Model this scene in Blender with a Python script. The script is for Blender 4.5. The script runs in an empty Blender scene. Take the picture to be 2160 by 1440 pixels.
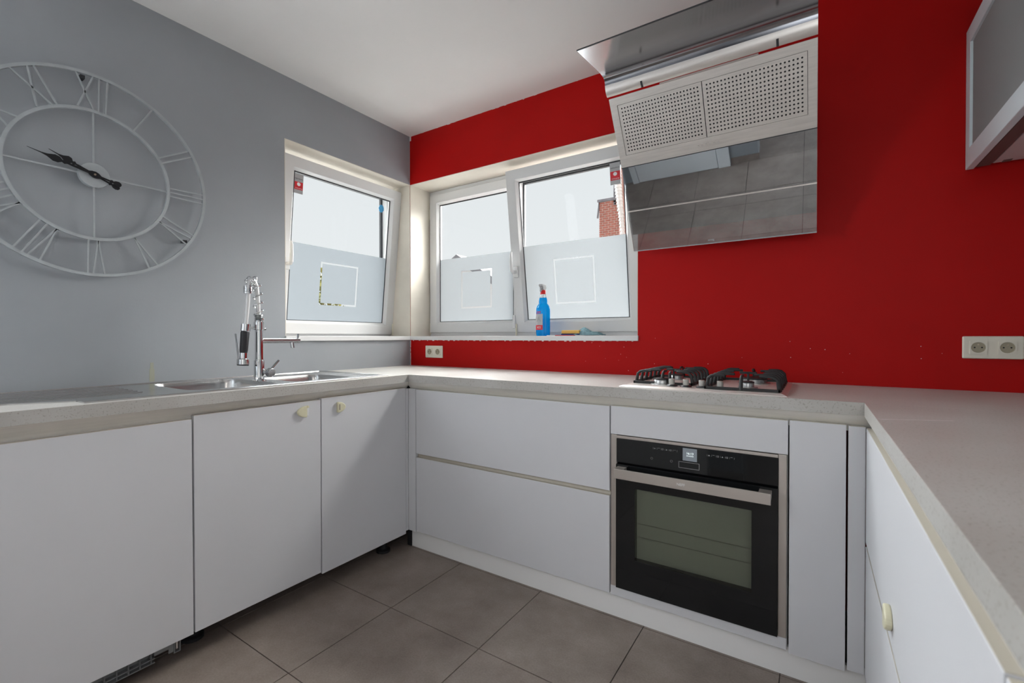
import bpy, bmesh, math, random
from mathutils import Vector, Matrix
random.seed(7)
sc = bpy.context.scene
COL = sc.collection
PI = math.pi

# ------------------------------------------------------------------ camera
cam_d = bpy.data.cameras.new('camera'); cam = bpy.data.objects.new('camera', cam_d); COL.objects.link(cam)
cam_d.sensor_width = 36.0; cam_d.lens = 970.6 * 36 / 2160; cam_d.clip_start = 0.02; cam_d.clip_end = 300
_y, _p, _r = map(math.radians, (33.3683, 0.5523, -0.0507))
F = Vector((-math.sin(_y)*math.cos(_p), math.cos(_y)*math.cos(_p), -math.sin(_p)))
R = Vector((math.cos(_y), math.sin(_y), 0)); U = R.cross(F)
R2 = R*math.cos(_r) + U*math.sin(_r); U2 = -R*math.sin(_r) + U*math.cos(_r)
m = Matrix.Identity(4)
for i in range(3):
    m[i][0] = R2[i]; m[i][1] = U2[i]; m[i][2] = -F[i]
m.translation = Vector((2.3842, -2.3177, 1.1205))
cam.matrix_world = m
cam_d.dof.use_dof = True; cam_d.dof.focus_distance = 2.7; cam_d.dof.aperture_fstop = 5.0
sc.camera = cam

# ------------------------------------------------------------------ world, lights, exposure
W = bpy.data.worlds.new('world'); sc.world = W; W.use_nodes = True
nt = W.node_tree; nt.nodes.clear()
wo = nt.nodes.new('ShaderNodeOutputWorld'); bg = nt.nodes.new('ShaderNodeBackground')
tc = nt.nodes.new('ShaderNodeTexCoord'); sx = nt.nodes.new('ShaderNodeSeparateXYZ'); cr = nt.nodes.new('ShaderNodeValToRGB')
nt.links.new(tc.outputs['Generated'], sx.inputs[0]); nt.links.new(sx.outputs['Z'], cr.inputs[0])
cr.color_ramp.elements[0].position = 0.0; cr.color_ramp.elements[0].color = (.86, .88, .90, 1)
cr.color_ramp.elements[1].position = 0.9; cr.color_ramp.elements[1].color = (.72, .76, .80, 1)
nt.links.new(cr.outputs[0], bg.inputs[0]); nt.links.new(bg.outputs[0], wo.inputs[0])
bg.inputs[1].default_value = 1.0

def sun(direction, strength, angle, color=(1, 1, 1)):
    d = bpy.data.lights.new('sun', 'SUN'); d.energy = strength; d.angle = math.radians(angle); d.color = color
    o = bpy.data.objects.new('sun', d); COL.objects.link(o)
    o.rotation_euler = Vector(direction).to_track_quat('-Z', 'Y').to_euler(); return o
def area(loc, direction, sx_, sy_, power, color=(1, 1, 1)):
    d = bpy.data.lights.new('opening_fill', 'AREA'); d.shape = 'RECTANGLE'; d.size = sx_; d.size_y = sy_; d.energy = power; d.color = color
    o = bpy.data.objects.new('opening_fill', d); COL.objects.link(o); o.location = loc
    o.rotation_euler = Vector(direction).to_track_quat('-Z', 'Y').to_euler(); return o
LS = dict(world=1.0, sunA=25, sunA2=17, sunC=32, far=23, side=22, left=21, fill_point=9)
bg.inputs[1].default_value = LS['world']
# soft directional skylight (wide suns) falling in through the red-wall windows and through the grey-wall window
sun((-.15, -.80, -.58), LS['sunA'], 76, (1, .985, .96))
sun((-.45, -.50, -.74), LS['sunA2'], 66, (1, .985, .96))
sun((.80, -.30, -.50), LS['sunC'], 64, (.93, .97, 1))
# fill light at unseen shell openings behind the camera: patio door and side window
area((3.3, -5.42, 1.15), (0, 1, 0), 2.5, 2.2, LS['far'], (.93, .97, 1))
# fill light in an added, unseen window in the grey wall, left of the frame
area((-.10, -2.54, 1.64), (1, 0, 0), .46, 1.0, LS['left'], (.93, .97, 1))
# unseen fill light added behind the camera to lift the ceiling
pd_ = bpy.data.lights.new('fill_light', 'POINT'); pd_.energy = LS['fill_point']; pd_.shadow_soft_size = .14; pd_.color = (1, .95, .88)
po_ = bpy.data.objects.new('fill_light', pd_); COL.objects.link(po_); po_.location = (2.9, -3.3, 1.95)
area((6.42, -3.7, 1.45), (-1, 0, 0), 2.2, 1.4, LS['side'], (.93, .97, 1))
sc.view_settings.view_transform = 'Standard'; sc.view_settings.look = 'None'
sc.view_settings.gamma = 1.0; sc.view_settings.use_curve_mapping = False
sc.view_settings.exposure = 0.0

# ------------------------------------------------------------------ materials
def lin(c):
    return tuple(((v/255)/12.92 if v/255 <= .04045 else ((v/255+.055)/1.055)**2.4) for v in c) + (1,)
MATS = {}
def mat(name, color, rough=.5, metal=0, spec=.5, noise=0, scale=8, bump=0, bscale=60, coat=0, stretch=None, emit=None, estr=0, trans=0, ior=1.45, alpha=1, dark=None):
    M = bpy.data.materials.new(name); M.use_nodes = True; t = M.node_tree; b = t.nodes['Principled BSDF']
    c = color if len(color) == 4 else tuple(color)+(1,)
    b.inputs['Base Color'].default_value = c; b.inputs['Roughness'].default_value = rough
    b.inputs['Metallic'].default_value = metal; b.inputs['Specular IOR Level'].default_value = spec
    b.inputs['Coat Weight'].default_value = coat; b.inputs['Transmission Weight'].default_value = trans; b.inputs['IOR'].default_value = ior
    if emit: b.inputs['Emission Color'].default_value = tuple(emit)+(1,); b.inputs['Emission Strength'].default_value = estr
    co = None
    def coords():
        tcn = t.nodes.new('ShaderNodeTexCoord'); mp = t.nodes.new('ShaderNodeMapping'); t.links.new(tcn.outputs['Object'], mp.inputs[0])
        if stretch: mp.inputs['Scale'].default_value = stretch
        return mp
    if noise:
        co = coords(); n = t.nodes.new('ShaderNodeTexNoise'); n.inputs['Scale'].default_value = scale; n.inputs['Detail'].default_value = 6; n.inputs['Roughness'].default_value = .6
        t.links.new(co.outputs[0], n.inputs[0]); r = t.nodes.new('ShaderNodeValToRGB'); r.color_ramp.elements[0].position = .3; r.color_ramp.elements[1].position = .7
        d = dark if dark else tuple(v*(1-noise) for v in c[:3]); l = tuple(min(1, v*(1+noise*.6)) for v in c[:3])
        r.color_ramp.elements[0].color = tuple(d[:3])+(1,); r.color_ramp.elements[1].color = l+(1,)
        t.links.new(n.outputs['Fac'], r.inputs[0]); t.links.new(r.outputs[0], b.inputs['Base Color'])
    if bump:
        co = co or coords(); n2 = t.nodes.new('ShaderNodeTexNoise'); n2.inputs['Scale'].default_value = bscale; n2.inputs['Detail'].default_value = 4
        t.links.new(co.outputs[0], n2.inputs[0]); bp = t.nodes.new('ShaderNodeBump'); bp.inputs['Strength'].default_value = bump; bp.inputs['Distance'].default_value = .002
        t.links.new(n2.outputs['Fac'], bp.inputs['Height']); t.links.new(bp.outputs[0], b.inputs['Normal'])
    MATS[name] = M; return M

mat('gray_paint', (.31, .328, .348), .42, spec=.45, noise=.05, scale=2.5, bump=.15, bscale=90)
mat('red_paint', (.43, .0045, .004), .5, spec=.14, noise=.07, scale=2.0, bump=.2, bscale=110)
mat('ceiling_paint', (.80, .785, .77), .75, spec=.2, noise=.02, scale=3, bump=.2, bscale=30)
mat('cream_paint', (.68, .63, .55), .5, noise=.08, scale=5)
mat('pvc', (.70, .70, .70), .3, spec=.5)
mat('pvc_cream', (.72, .68, .55), .4)
mat('gasket', (.03, .032, .036), .5)
mat('laminate', (.69, .69, .715), .42, spec=.45, noise=.012, scale=3)
mat('edge_band', (.52, .48, .41), .5)
mat('carcass', (.55, .55, .55), .6)
mat('black', (.006, .006, .007), .5)
mat('steel', (.72, .69, .66), .34, metal=.7, noise=.08, scale=6, stretch=(1, 1, 1), bump=.03, bscale=200)
mat('brushed', (.74, .70, .66), .38, metal=.6, noise=.10, scale=14, stretch=(.6, 9, 9))
mat('roll_steel_bright', (.80, .76, .72), .33, metal=.6)  # same hood steel, paler: bright room reflection put into the colour
mat('hood_sheet_dim', (.36, .37, .40), .15, metal=1)  # same hood steel, darker: dark reflections put into the colour
mat('sink_steel', (.58, .575, .57), .24, metal=1, noise=.08, scale=12, stretch=(9, .6, 9))
mat('channel', (.92, .89, .83), .36, metal=.35, noise=.06, scale=10, stretch=(.5, .5, 12))
mat('chrome', (.66, .67, .68), .09, metal=1)
mat('dull_chrome', (.36, .37, .38), .22, metal=1)
mat('rubber', (.02, .02, .024), .35)
mat('red_plastic', (.75, .02, .02), .3)
mat('hose', (.70, .70, .70), .35, metal=.3)
mat('iron', (.022, .022, .023), .5, noise=.3, scale=30)
mat('burner_alu', (.50, .50, .50), .35, metal=1)
mat('knob_gray', (.42, .40, .37), .4, metal=.3)
mat('socket', (.74, .70, .60), .35)
mat('socket_dark', (.36, .32, .23), .4)
mat('clock_gray', (.365, .39, .405), .45, noise=.1, scale=20)
mat('hand_black', (.008, .008, .01), .35)
mat('brass', (.5, .4, .3), .3, metal=1)
mat('oven_black', (.009, .010, .011), .06, spec=.5)
mat('oven_trim', (.52, .47, .43), .38, metal=.6)
mat('screen', (.03, .035, .04), .15, emit=(.38, .43, .48), estr=.35)
mat('screen_text', (.8, .9, .9), .4, emit=(.9, 1, 1), estr=.8)
mat('print_gray', (.35, .35, .35), .4)
mat('white_print', (.8, .8, .8), .4)
mat('lock_plastic', (.74, .70, .50), .3, noise=.05, scale=40)
mat('grout', (.075, .062, .052), .85, noise=.3, scale=30)
mat('sponge_yellow', (.75, .45, .12), .9, bump=.6, bscale=400)
mat('scourer_blue', (.02, .03, .16), .9)
mat('cloth_teal', (.20, .33, .37), .9, noise=.3, scale=60)
mat('paper_white', (.75, .72, .72), .6)
mat('sticker_red', (.62, .02, .03), .35)
mat('sticker_silver', (.42, .42, .43), .35)
mat('sticker_blue', (.05, .33, .62), .4)
mat('grille_gray', (.22, .225, .23), .5)
mat('dusty_black', (.012, .012, .014), .7, noise=.5, scale=40)
mat('plinth', (.90, .89, .88), .45)
mat('brick', (.24, .085, .06), .85, noise=.25, scale=20)
mat('mortar', (.42, .37, .33), .9)
mat('pink_render', (.45, .28, .24), .9, noise=.08, scale=4)
mat('slate', (.12, .12, .13), .7, noise=.3, scale=6)
mat('white_tile', (.45, .45, .43), .6)
mat('white_wall', (.40, .40, .40), .8)
mat('leaf', (.045, .07, .02), .8, noise=.4, scale=3, dark=(.12, .09, .015))
mat('bark', (.12, .09, .06), .9)
mat('pavement', (.24, .24, .235), .9, noise=.1, scale=2)
mat('door_white', (.80, .81, .82), .4)
mat('cab_alu', (.74, .84, .88), .4, metal=.0, spec=.5)
mat('cab_body', (.62, .55, .55), .5)
mat('cab_brown', (.13, .09, .085), .5)
mat('stain', (.33, .33, .26), .6)

def tile_mat():
    M = mat('floor_tile', (.2, .17, .15), .42, spec=.4)
    t = M.node_tree; b = t.nodes['Principled BSDF']
    tcn = t.nodes.new('ShaderNodeNewGeometry')
    n = t.nodes.new('ShaderNodeTexNoise'); n.inputs['Scale'].default_value = 5; n.inputs['Detail'].default_value = 8; n.inputs['Roughness'].default_value = .65
    n2 = t.nodes.new('ShaderNodeTexNoise'); n2.inputs['Scale'].default_value = 160; n2.inputs['Detail'].default_value = 3
    t.links.new(tcn.outputs['Position'], n.inputs[0]); t.links.new(tcn.outputs['Position'], n2.inputs[0])
    r = t.nodes.new('ShaderNodeValToRGB'); r.color_ramp.elements[0].position = .3; r.color_ramp.elements[1].position = .72
    r.color_ramp.elements[0].color = (.228, .180, .153, 1); r.color_ramp.elements[1].color = (.37, .305, .268, 1)
    mx = t.nodes.new('ShaderNodeMixRGB'); mx.blend_type = 'MULTIPLY'; mx.inputs[0].default_value = .35
    t.links.new(n.outputs['Fac'], r.inputs[0]); t.links.new(r.outputs[0], mx.inputs[1]); t.links.new(n2.outputs['Fac'], mx.inputs[2])
    g = t.nodes.new('ShaderNodeBrightContrast'); g.inputs[1].default_value = .015
    t.links.new(mx.outputs[0], g.inputs[0]); t.links.new(g.outputs[0], b.inputs['Base Color'])
    return M
tile_mat()
def stone_mat():
    M = mat('worktop', (.5, .48, .45), .33, spec=.5)
    t = M.node_tree; b = t.nodes['Principled BSDF']
    ge = t.nodes.new('ShaderNodeNewGeometry')
    v = t.nodes.new('ShaderNodeTexVoronoi'); v.inputs['Scale'].default_value = 230
    n = t.nodes.new('ShaderNodeTexNoise'); n.inputs['Scale'].default_value = 3.5; n.inputs['Detail'].default_value = 7
    n3 = t.nodes.new('ShaderNodeTexNoise'); n3.inputs['Scale'].default_value = 210; n3.inputs['Detail'].default_value = 3
    for q in (v, n, n3): t.links.new(ge.outputs['Position'], q.inputs[0])
    r = t.nodes.new('ShaderNodeValToRGB'); r.color_ramp.elements[0].position = .3; r.color_ramp.elements[1].position = .7
    r.color_ramp.elements[0].color = (.45, .43, .40, 1); r.color_ramp.elements[1].color = (.55, .535, .51, 1)
    r2 = t.nodes.new('ShaderNodeValToRGB'); r2.color_ramp.elements[0].position = .33; r2.color_ramp.elements[0].color = (.62, .58, .53, 1)
    r2.color_ramp.elements[1].position = .42; r2.color_ramp.elements[1].color = (1, 1, 1, 1)
    mx = t.nodes.new('ShaderNodeMixRGB'); mx.blend_type = 'MULTIPLY'; mx.inputs[0].default_value = .7
    t.links.new(n.outputs['Fac'], r.inputs[0]); t.links.new(n3.outputs['Fac'], r2.inputs[0])
    t.links.new(r.outputs[0], mx.inputs[1]); t.links.new(r2.outputs[0], mx.inputs[2]); t.links.new(mx.outputs[0], b.inputs['Base Color'])
    rr = t.nodes.new('ShaderNodeMapRange'); rr.inputs['To Min'].default_value = .26; rr.inputs['To Max'].default_value = .42
    t.links.new(n.outputs['Fac'], rr.inputs['Value']); t.links.new(rr.outputs[0], b.inputs['Roughness'])
    return M
stone_mat()
def glassmat(name, tint, refl, rough=0.0, fres=True, gcol=(.95, .97, 1)):
    M = bpy.data.materials.new(name); M.use_nodes = True; t = M.node_tree; t.nodes.clear()
    o = t.nodes.new('ShaderNodeOutputMaterial'); mx = t.nodes.new('ShaderNodeMixShader')
    tr = t.nodes.new('ShaderNodeBsdfTransparent'); tr.inputs[0].default_value = tuple(tint)+(1,)
    gl = t.nodes.new('ShaderNodeBsdfGlossy'); gl.inputs[0].default_value = tuple(gcol)+(1,); gl.inputs['Roughness'].default_value = rough
    if fres:
        f = t.nodes.new('ShaderNodeFresnel'); f.inputs[0].default_value = 1.45
        mth = t.nodes.new('ShaderNodeMath'); mth.operation = 'MULTIPLY'; mth.inputs[1].default_value = refl
        t.links.new(f.outputs[0], mth.inputs[0]); t.links.new(mth.outputs[0], mx.inputs[0])
    else:
        lw = t.nodes.new('ShaderNodeLayerWeight'); lw.inputs[0].default_value = .25
        mr = t.nodes.new('ShaderNodeMapRange'); mr.inputs['To Min'].default_value = refl; mr.inputs['To Max'].default_value = .95
        t.links.new(lw.outputs['Fresnel'], mr.inputs['Value']); t.links.new(mr.outputs[0], mx.inputs[0])
    t.links.new(tr.outputs[0], mx.inputs[1]); t.links.new(gl.outputs[0], mx.inputs[2]); t.links.new(mx.outputs[0], o.inputs[0])
    MATS[name] = M; return M
glassmat('pane', (.98, .99, .985), .05)
glassmat('hood_glass', (.90, .88, .88), .46, .012, fres=False, gcol=(.84, .93, 1))
glassmat('oven_window', (.70, .715, .68), .9, .02)
glassmat('clear_plastic', (.93, .95, .96), .8)
def filmmat(name, col, tmix):
    M = bpy.data.materials.new(name); M.use_nodes = True; t = M.node_tree; t.nodes.clear()
    o = t.nodes.new('ShaderNodeOutputMaterial'); mx = t.nodes.new('ShaderNodeMixShader'); mx.inputs[0].default_value = tmix
    a = t.nodes.new('ShaderNodeBsdfTranslucent'); a.inputs[0].default_value = tuple(col)+(1,)
    b = t.nodes.new('ShaderNodeBsdfDiffuse'); b.inputs[0].default_value = tuple(col)+(1,)
    t.links.new(a.outputs[0], mx.inputs[1]); t.links.new(b.outputs[0], mx.inputs[2]); t.links.new(mx.outputs[0], o.inputs[0])
    MATS[name] = M
filmmat('frosted_film', (.268, .276, .283), .15)
filmmat('cab_frost', (.42, .43, .43), .75)
def liquid():
    M = bpy.data.materials.new('blue_liquid'); M.use_nodes = True; t = M.node_tree; t.nodes.clear()
    o = t.nodes.new('ShaderNodeOutputMaterial'); mx = t.nodes.new('ShaderNodeMixShader'); mx.inputs[0].default_value = .35
    a = t.nodes.new('ShaderNodeBsdfTransparent'); a.inputs[0].default_value = (.05, .66, .99, 1)
    p = t.nodes.new('ShaderNodeBsdfPrincipled'); p.inputs['Base Color'].default_value = (.0, .36, .85, 1); p.inputs['Roughness'].default_value = .08
    t.links.new(a.outputs[0], mx.inputs[1]); t.links.new(p.outputs[0], mx.inputs[2]); t.links.new(mx.outputs[0], o.inputs[0]); MATS['blue_liquid'] = M
liquid()

# ------------------------------------------------------------------ mesh helpers
WL = {}
class MB:
    def __init__(s, xf=None): s.v = []; s.f = []; s.xf = xf
    def add(s, vs, fs):
        k = len(s.v); s.v += [tuple(p) for p in vs]; s.f += [tuple(i+k for i in f) for f in fs]; return s
    def box(s, x0, x1, y0, y1, z0, z1):
        return s.add([(x0,y0,z0),(x1,y0,z0),(x1,y1,z0),(x0,y1,z0),(x0,y0,z1),(x1,y0,z1),(x1,y1,z1),(x0,y1,z1)],
                     [(0,3,2,1),(4,5,6,7),(0,1,5,4),(1,2,6,5),(2,3,7,6),(3,0,4,7)])
    def tube(s, pts, r, n=12, cap=True):
        pts = [Vector(p) for p in pts]; rs = r if isinstance(r, (list, tuple)) else [r]*len(pts)
        vs = []; fs = []; prev = None
        for i, p in enumerate(pts):
            a = pts[max(i-1, 0)]; b = pts[min(i+1, len(pts)-1)]; t = (b-a).normalized() if (b-a).length > 1e-9 else Vector((0,0,1))
            if prev is None: u = t.orthogonal().normalized()
            else:
                u = prev - t*prev.dot(t); u = u.normalized() if u.length > 1e-6 else t.orthogonal().normalized()
            prev = u; w = t.cross(u)
            for k in range(n):
                an = 2*PI*k/n; vs.append(p + (u*math.cos(an)+w*math.sin(an))*rs[i])
        for i in range(len(pts)-1):
            for k in range(n):
                a = i*n+k; b = i*n+(k+1) % n; fs.append((a, b, b+n, a+n))
        if cap: fs.append(tuple(reversed(range(n)))); fs.append(tuple(range((len(pts)-1)*n, len(pts)*n)))
        return s.add(vs, fs)
    def bar(s, a, b, w, h, up=(0,0,1)):
        a = Vector(a); b = Vector(b); t = (b-a).normalized(); u = Vector(up); u = (u - t*u.dot(t)).normalized(); v = t.cross(u)
        vs = []
        for p in (a, b):
            for (i, j) in ((-1,-1),(1,-1),(1,1),(-1,1)): vs.append(p + v*i*w/2 + u*j*h/2)
        return s.add(vs, [(0,3,2,1),(4,5,6,7),(0,1,5,4),(1,2,6,5),(2,3,7,6),(3,0,4,7)])
    def prism(s, poly, axis, a0, a1):
        n = len(poly); vs = []
        for a in (a0, a1):
            for (p, q) in poly:
                vs.append({'x': (a, p, q), 'y': (p, a, q), 'z': (p, q, a)}[axis])
        fs = [tuple(range(n)), tuple(reversed(range(n, 2*n)))] + [(i, i+n, (i+1) % n+n, (i+1) % n) for i in range(n)]
        return s.add(vs, fs)
    def lathe(s, prof, cx, cy, cz=0, n=24, sx=1, sy=1):
        vs = []; fs = []
        for (r, z) in prof:
            for k in range(n): a = 2*PI*k/n; vs.append((cx+r*math.cos(a)*sx, cy+r*math.sin(a)*sy, cz+z))
        for i in range(len(prof)-1):
            for k in range(n): a = i*n+k; b = i*n+(k+1) % n; fs.append((a, b, b+n, a+n))
        fs.append(tuple(reversed(range(n)))); fs.append(tuple(range((len(prof)-1)*n, len(prof)*n)))
        return s.add(vs, fs)
    def frame(s, o, i, y0, y1, yi=None):
        """rect ring in local x-z: o=(x0,x1,z0,z1) outer, i inner; front at y0, back y1"""
        (a,b,c,d), (e,f,g,h) = o, i; vs = []
        for y in (y0, y1):
            vs += [(a,y,c),(b,y,c),(b,y,d),(a,y,d),(e,y,g),(f,y,g),(f,y,h),(e,y,h)]
        fs = []
        for k in range(4):
            l = (k+1) % 4
            fs += [(k, l, l+4, k+4), (8+k, 12+k, 12+l, 8+l), (k, 8+k, 8+l, l), (k+4, l+4, 12+l, 12+k)]
        return s.add(vs, fs)
    def bead(s, o, i, yo, yi):
        (a,b,c,d), (e,f,g,h) = o, i
        vs = [(a,yo,c),(b,yo,c),(b,yo,d),(a,yo,d),(e,yi,g),(f,yi,g),(f,yi,h),(e,yi,h)]
        vs += [(x, yi+.004, z) for x, z in ((a,c),(b,c),(b,d),(a,d))]
        fs = []
        for k in range(4):
            l = (k+1) % 4; fs += [(k, l, l+4, k+4), (k+4, l+4, l+8, k+8), (k, k+8, l+8, l)]
        return s.add(vs, fs)
    def build(s, name, material, parent=None, bevel=0, smooth=False, seg=2, label=None, kind=None, recalc=True):
        v = [Vector(p) for p in s.v]
        if s.xf is not None: v = [s.xf @ p for p in v]
        lo = Vector((min(p[i] for p in v) for i in range(3))); hi = Vector((max(p[i] for p in v) for i in range(3)))
        c = Vector(((lo.x+hi.x)/2, (lo.y+hi.y)/2, lo.z))
        me = bpy.data.meshes.new(name); me.from_pydata([p-c for p in v], [], s.f); me.update()
        if recalc:
            bm = bmesh.new(); bm.from_mesh(me); bmesh.ops.recalc_face_normals(bm, faces=bm.faces[:]); bm.to_mesh(me); bm.free()
        if smooth:
            me.polygons.foreach_set('use_smooth', [True]*len(me.polygons))
            try: me.set_sharp_from_angle(angle=math.radians(35))
            except Exception: pass
        me.materials.append(MATS[material] if isinstance(material, str) else material)
        return place(name, me, c, parent, bevel, seg, label, kind)
def place(name, data, c, parent=None, bevel=0, seg=2, label=None, kind=None):
    o = bpy.data.objects.new(name, data); COL.objects.link(o); c = Vector(c)
    WL[o.name] = c
    if parent is not None: o.parent = parent; o.location = c - WL[parent.name]
    else: o.location = c
    if bevel:
        b = o.modifiers.new('bevel', 'BEVEL'); b.width = bevel; b.segments = seg; b.limit_method = 'ANGLE'; b.angle_limit = math.radians(40)
        b.harden_normals = False
    if label: o['label'] = label
    if kind: o['kind'] = kind
    return o
def thing(name, loc, label, cat, group=None):
    o = bpy.data.objects.new(name, None); COL.objects.link(o); o.location = loc; WL[o.name] = Vector(loc); o.empty_display_size = .05
    o['label'] = label; o['category'] = cat
    if group: o['group'] = group
    return o
def tag(o, label, cat, group=None):
    o['label'] = label; o['category'] = cat
    if group: o['group'] = group
    return o
def setting(name, loc, label=None):
    o = bpy.data.objects.new(name, None); COL.objects.link(o); o.location = loc; WL[o.name] = Vector(loc); o['kind'] = 'structure'
    if label: o['label'] = label
    return o
def box(name, b, material, parent=None, bevel=0, **k): return MB().box(*b).build(name, material, parent, bevel, **k)
def text(name, s, size, M4, material, parent, depth=.0004):
    cu = bpy.data.curves.new(name, 'FONT'); cu.body = s; cu.size = size; cu.extrude = depth; cu.align_x = 'CENTER'; cu.align_y = 'CENTER'; cu.resolution_u = 2
    tmp = bpy.data.objects.new(name+'_t', cu); COL.objects.link(tmp)
    dg = bpy.context.evaluated_depsgraph_get(); me = bpy.data.meshes.new_from_object(tmp.evaluated_get(dg))
    bpy.data.objects.remove(tmp); me.transform(M4.to_3x3().to_4x4()); me.materials.clear(); me.materials.append(MATS[material])
    return place(name, me, M4.translation, parent)
def facing(loc, right, up):
    r = Vector(right).normalized(); u = Vector(up).normalized(); n = r.cross(u); m = Matrix.Identity(4)
    for i in range(3): m[i][0] = r[i]; m[i][1] = u[i]; m[i][2] = n[i]
    m.translation = Vector(loc); return m

# ================================================================== SETTING
H = 2.5255; FR = .58; ZT = .9236; ZB = .8847
# floor: slab + one object per tile
floor = setting('floor', (0, 0, -.1), 'brown-grey square tiled floor')
MB().box(-.05, 6.5, -5.5, .05, -.1, -.0045).build('screed', 'grout', floor)
TX, TY, PX, PY, G = .922, -1.0105, .4565, .4445, .0035
tm = bpy.data.meshes.new('tile')
tb = MB().box(-PX/2+G/2, PX/2-G/2, -PY/2+G/2, PY/2-G/2, -.0045, 0)
tm.from_pydata(tb.v, [], tb.f); tm.materials.append(MATS['floor_tile'])
for i in range(-2, 12):
    for j in range(-3, 10):
        x0 = TX + i*PX; y1 = TY - j*PY
        if x0 < -.6 or y1 - PY < -5.6 or x0 + PX > 6.5 or y1 > .02 + PY: continue
        if x0 < -.05 or y1 > .05: continue
        place('tile', tm, (x0+PX/2, y1-PY/2, random.uniform(-.0004, .0002)), floor)
box('ceiling', (-.3, 6.5, -5.8, .3, H, H+.15), 'ceiling_paint', kind='structure')
WB, WTp = 1.10, 2.19      # window opening
# grey wall (x = 0)
wl = MB(); wl.box(-.3, 0, -5.8, -2.78, 0, H); wl.box(-.3, 0, -2.30, -.918, 0, H); wl.box(-.3, 0, -2.78, -2.30, 0, 1.13); wl.box(-.3, 0, -2.78, -2.30, 2.16, H); wl.box(-.3, 0, -.918, 0, 0, WB); wl.box(-.3, 0, -.918, 0, WTp, H)
wall_left = wl.build('wall_left', 'gray_paint', kind='structure', label='grey painted wall with the tall sink run and the big clock')
# red wall (y = 0)
wbk = MB(); wbk.box(-.3, 0, 0, .3, 0, H); wbk.box(0, 1.627, 0, .3, 0, WB); wbk.box(0, 1.627, 0, .3, WTp, H); wbk.box(1.627, 3.5, 0, .3, 0, H)
wall_back = wbk.build('wall_back', 'red_paint', kind='structure', label='red painted wall with two windows and the hood')
# flaked paint where red meets grey under the sill, and along the ceiling
ch = MB()
for z, w in ((1.085, .012), (1.06, .010), (1.03, .007), (1.00, .009), (.975, .010), (.95, .008), (.93, .010)):
    ch.box(0, .0018+w*.3, -.0022, 0, z-.012, z+.012)
ch.box(0, .012, -.003, 0, H-.03, H)
for k in range(70):
    x = .03 + k*.045 + random.uniform(-.01, .01); w = random.uniform(.006, .03)
    if x < 1.6 and random.random() < .5: ch.box(x, x+w, -.0012, 0, H-random.uniform(.001, .004), H)
    if x < 1.6: ch.box(x, x+w*.6, -.0012, 0, WB-random.uniform(.001, .005), WB)
for k in range(26):
    x = random.uniform(1.3, 3.0); z = random.uniform(.93, 1.12)
    q = random.uniform(.001, .0026); ch.box(x, x+q, -.001, 0, z, z+q)
ch.build('paint_chip', 'ceiling_paint', wall_back, kind='stuff')
MB().box(0, .001, -1.526, -1.508, .93, .985).box(0, .001, -1.523, -1.511, .985, 1.012).build('glue_mark', 'stain', wall_left)
box('wall_right', (3.19, 3.4, -2.75, 0, 0, H), 'gray_paint', kind='structure')
# rear block with a white door (it is what the hood glass mirrors)
wr = MB(); wr.box(0, 1.92, -3.0, -2.80, 0, H); wr.build('wall_rear', 'gray_paint', kind='structure')
MB().box(1.68, 1.93, -2.80, -2.788, 0, .065).build('baseboard_rear', 'floor_tile', kind='structure')
dr = setting('door_1', (1.1, -2.79, 0))
box('door_leaf', (.76, 1.56, -2.80, -2.765, .005, 2.05), 'door_white', dr, .002)
MB().box(.69, .755, -2.80, -2.76, 0, 2.11).box(1.565, 1.675, -2.80, -2.76, 0, 2.11).box(.69, 1.675, -2.80, -2.76, 2.05, 2.11).build('door_frame', 'door_white', dr, .002)
MB().tube([(1.48, -2.765, 1.02), (1.48, -2.72, 1.02), (1.37, -2.715, 1.02)], .009).build('door_handle', 'chrome', dr, smooth=True)
# rest of the shell behind the camera with real openings
wf = MB(); wf.box(0, 2.0, -5.8, -5.5, 0, H); wf.box(4.6, 6.5, -5.8, -5.5, 0, H); wf.box(2.0, 4.6, -5.8, -5.5, 2.3, H)
wf.build('wall_far', 'ceiling_paint', kind='structure')
we = MB(); we.box(6.5, 6.8, -5.8, -4.85, 0, H); we.box(6.5, 6.8, -2.55, .0, 0, H); we.box(6.5, 6.8, -4.85, -2.55, 0, .7); we.box(6.5, 6.8, -4.85, -2.55, 2.2, H)
we.build('wall_side', 'ceiling_paint', kind='structure')
box('wall_return', (3.4, 6.5, 0, .3, 0, H), 'ceiling_paint', kind='structure')

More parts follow.
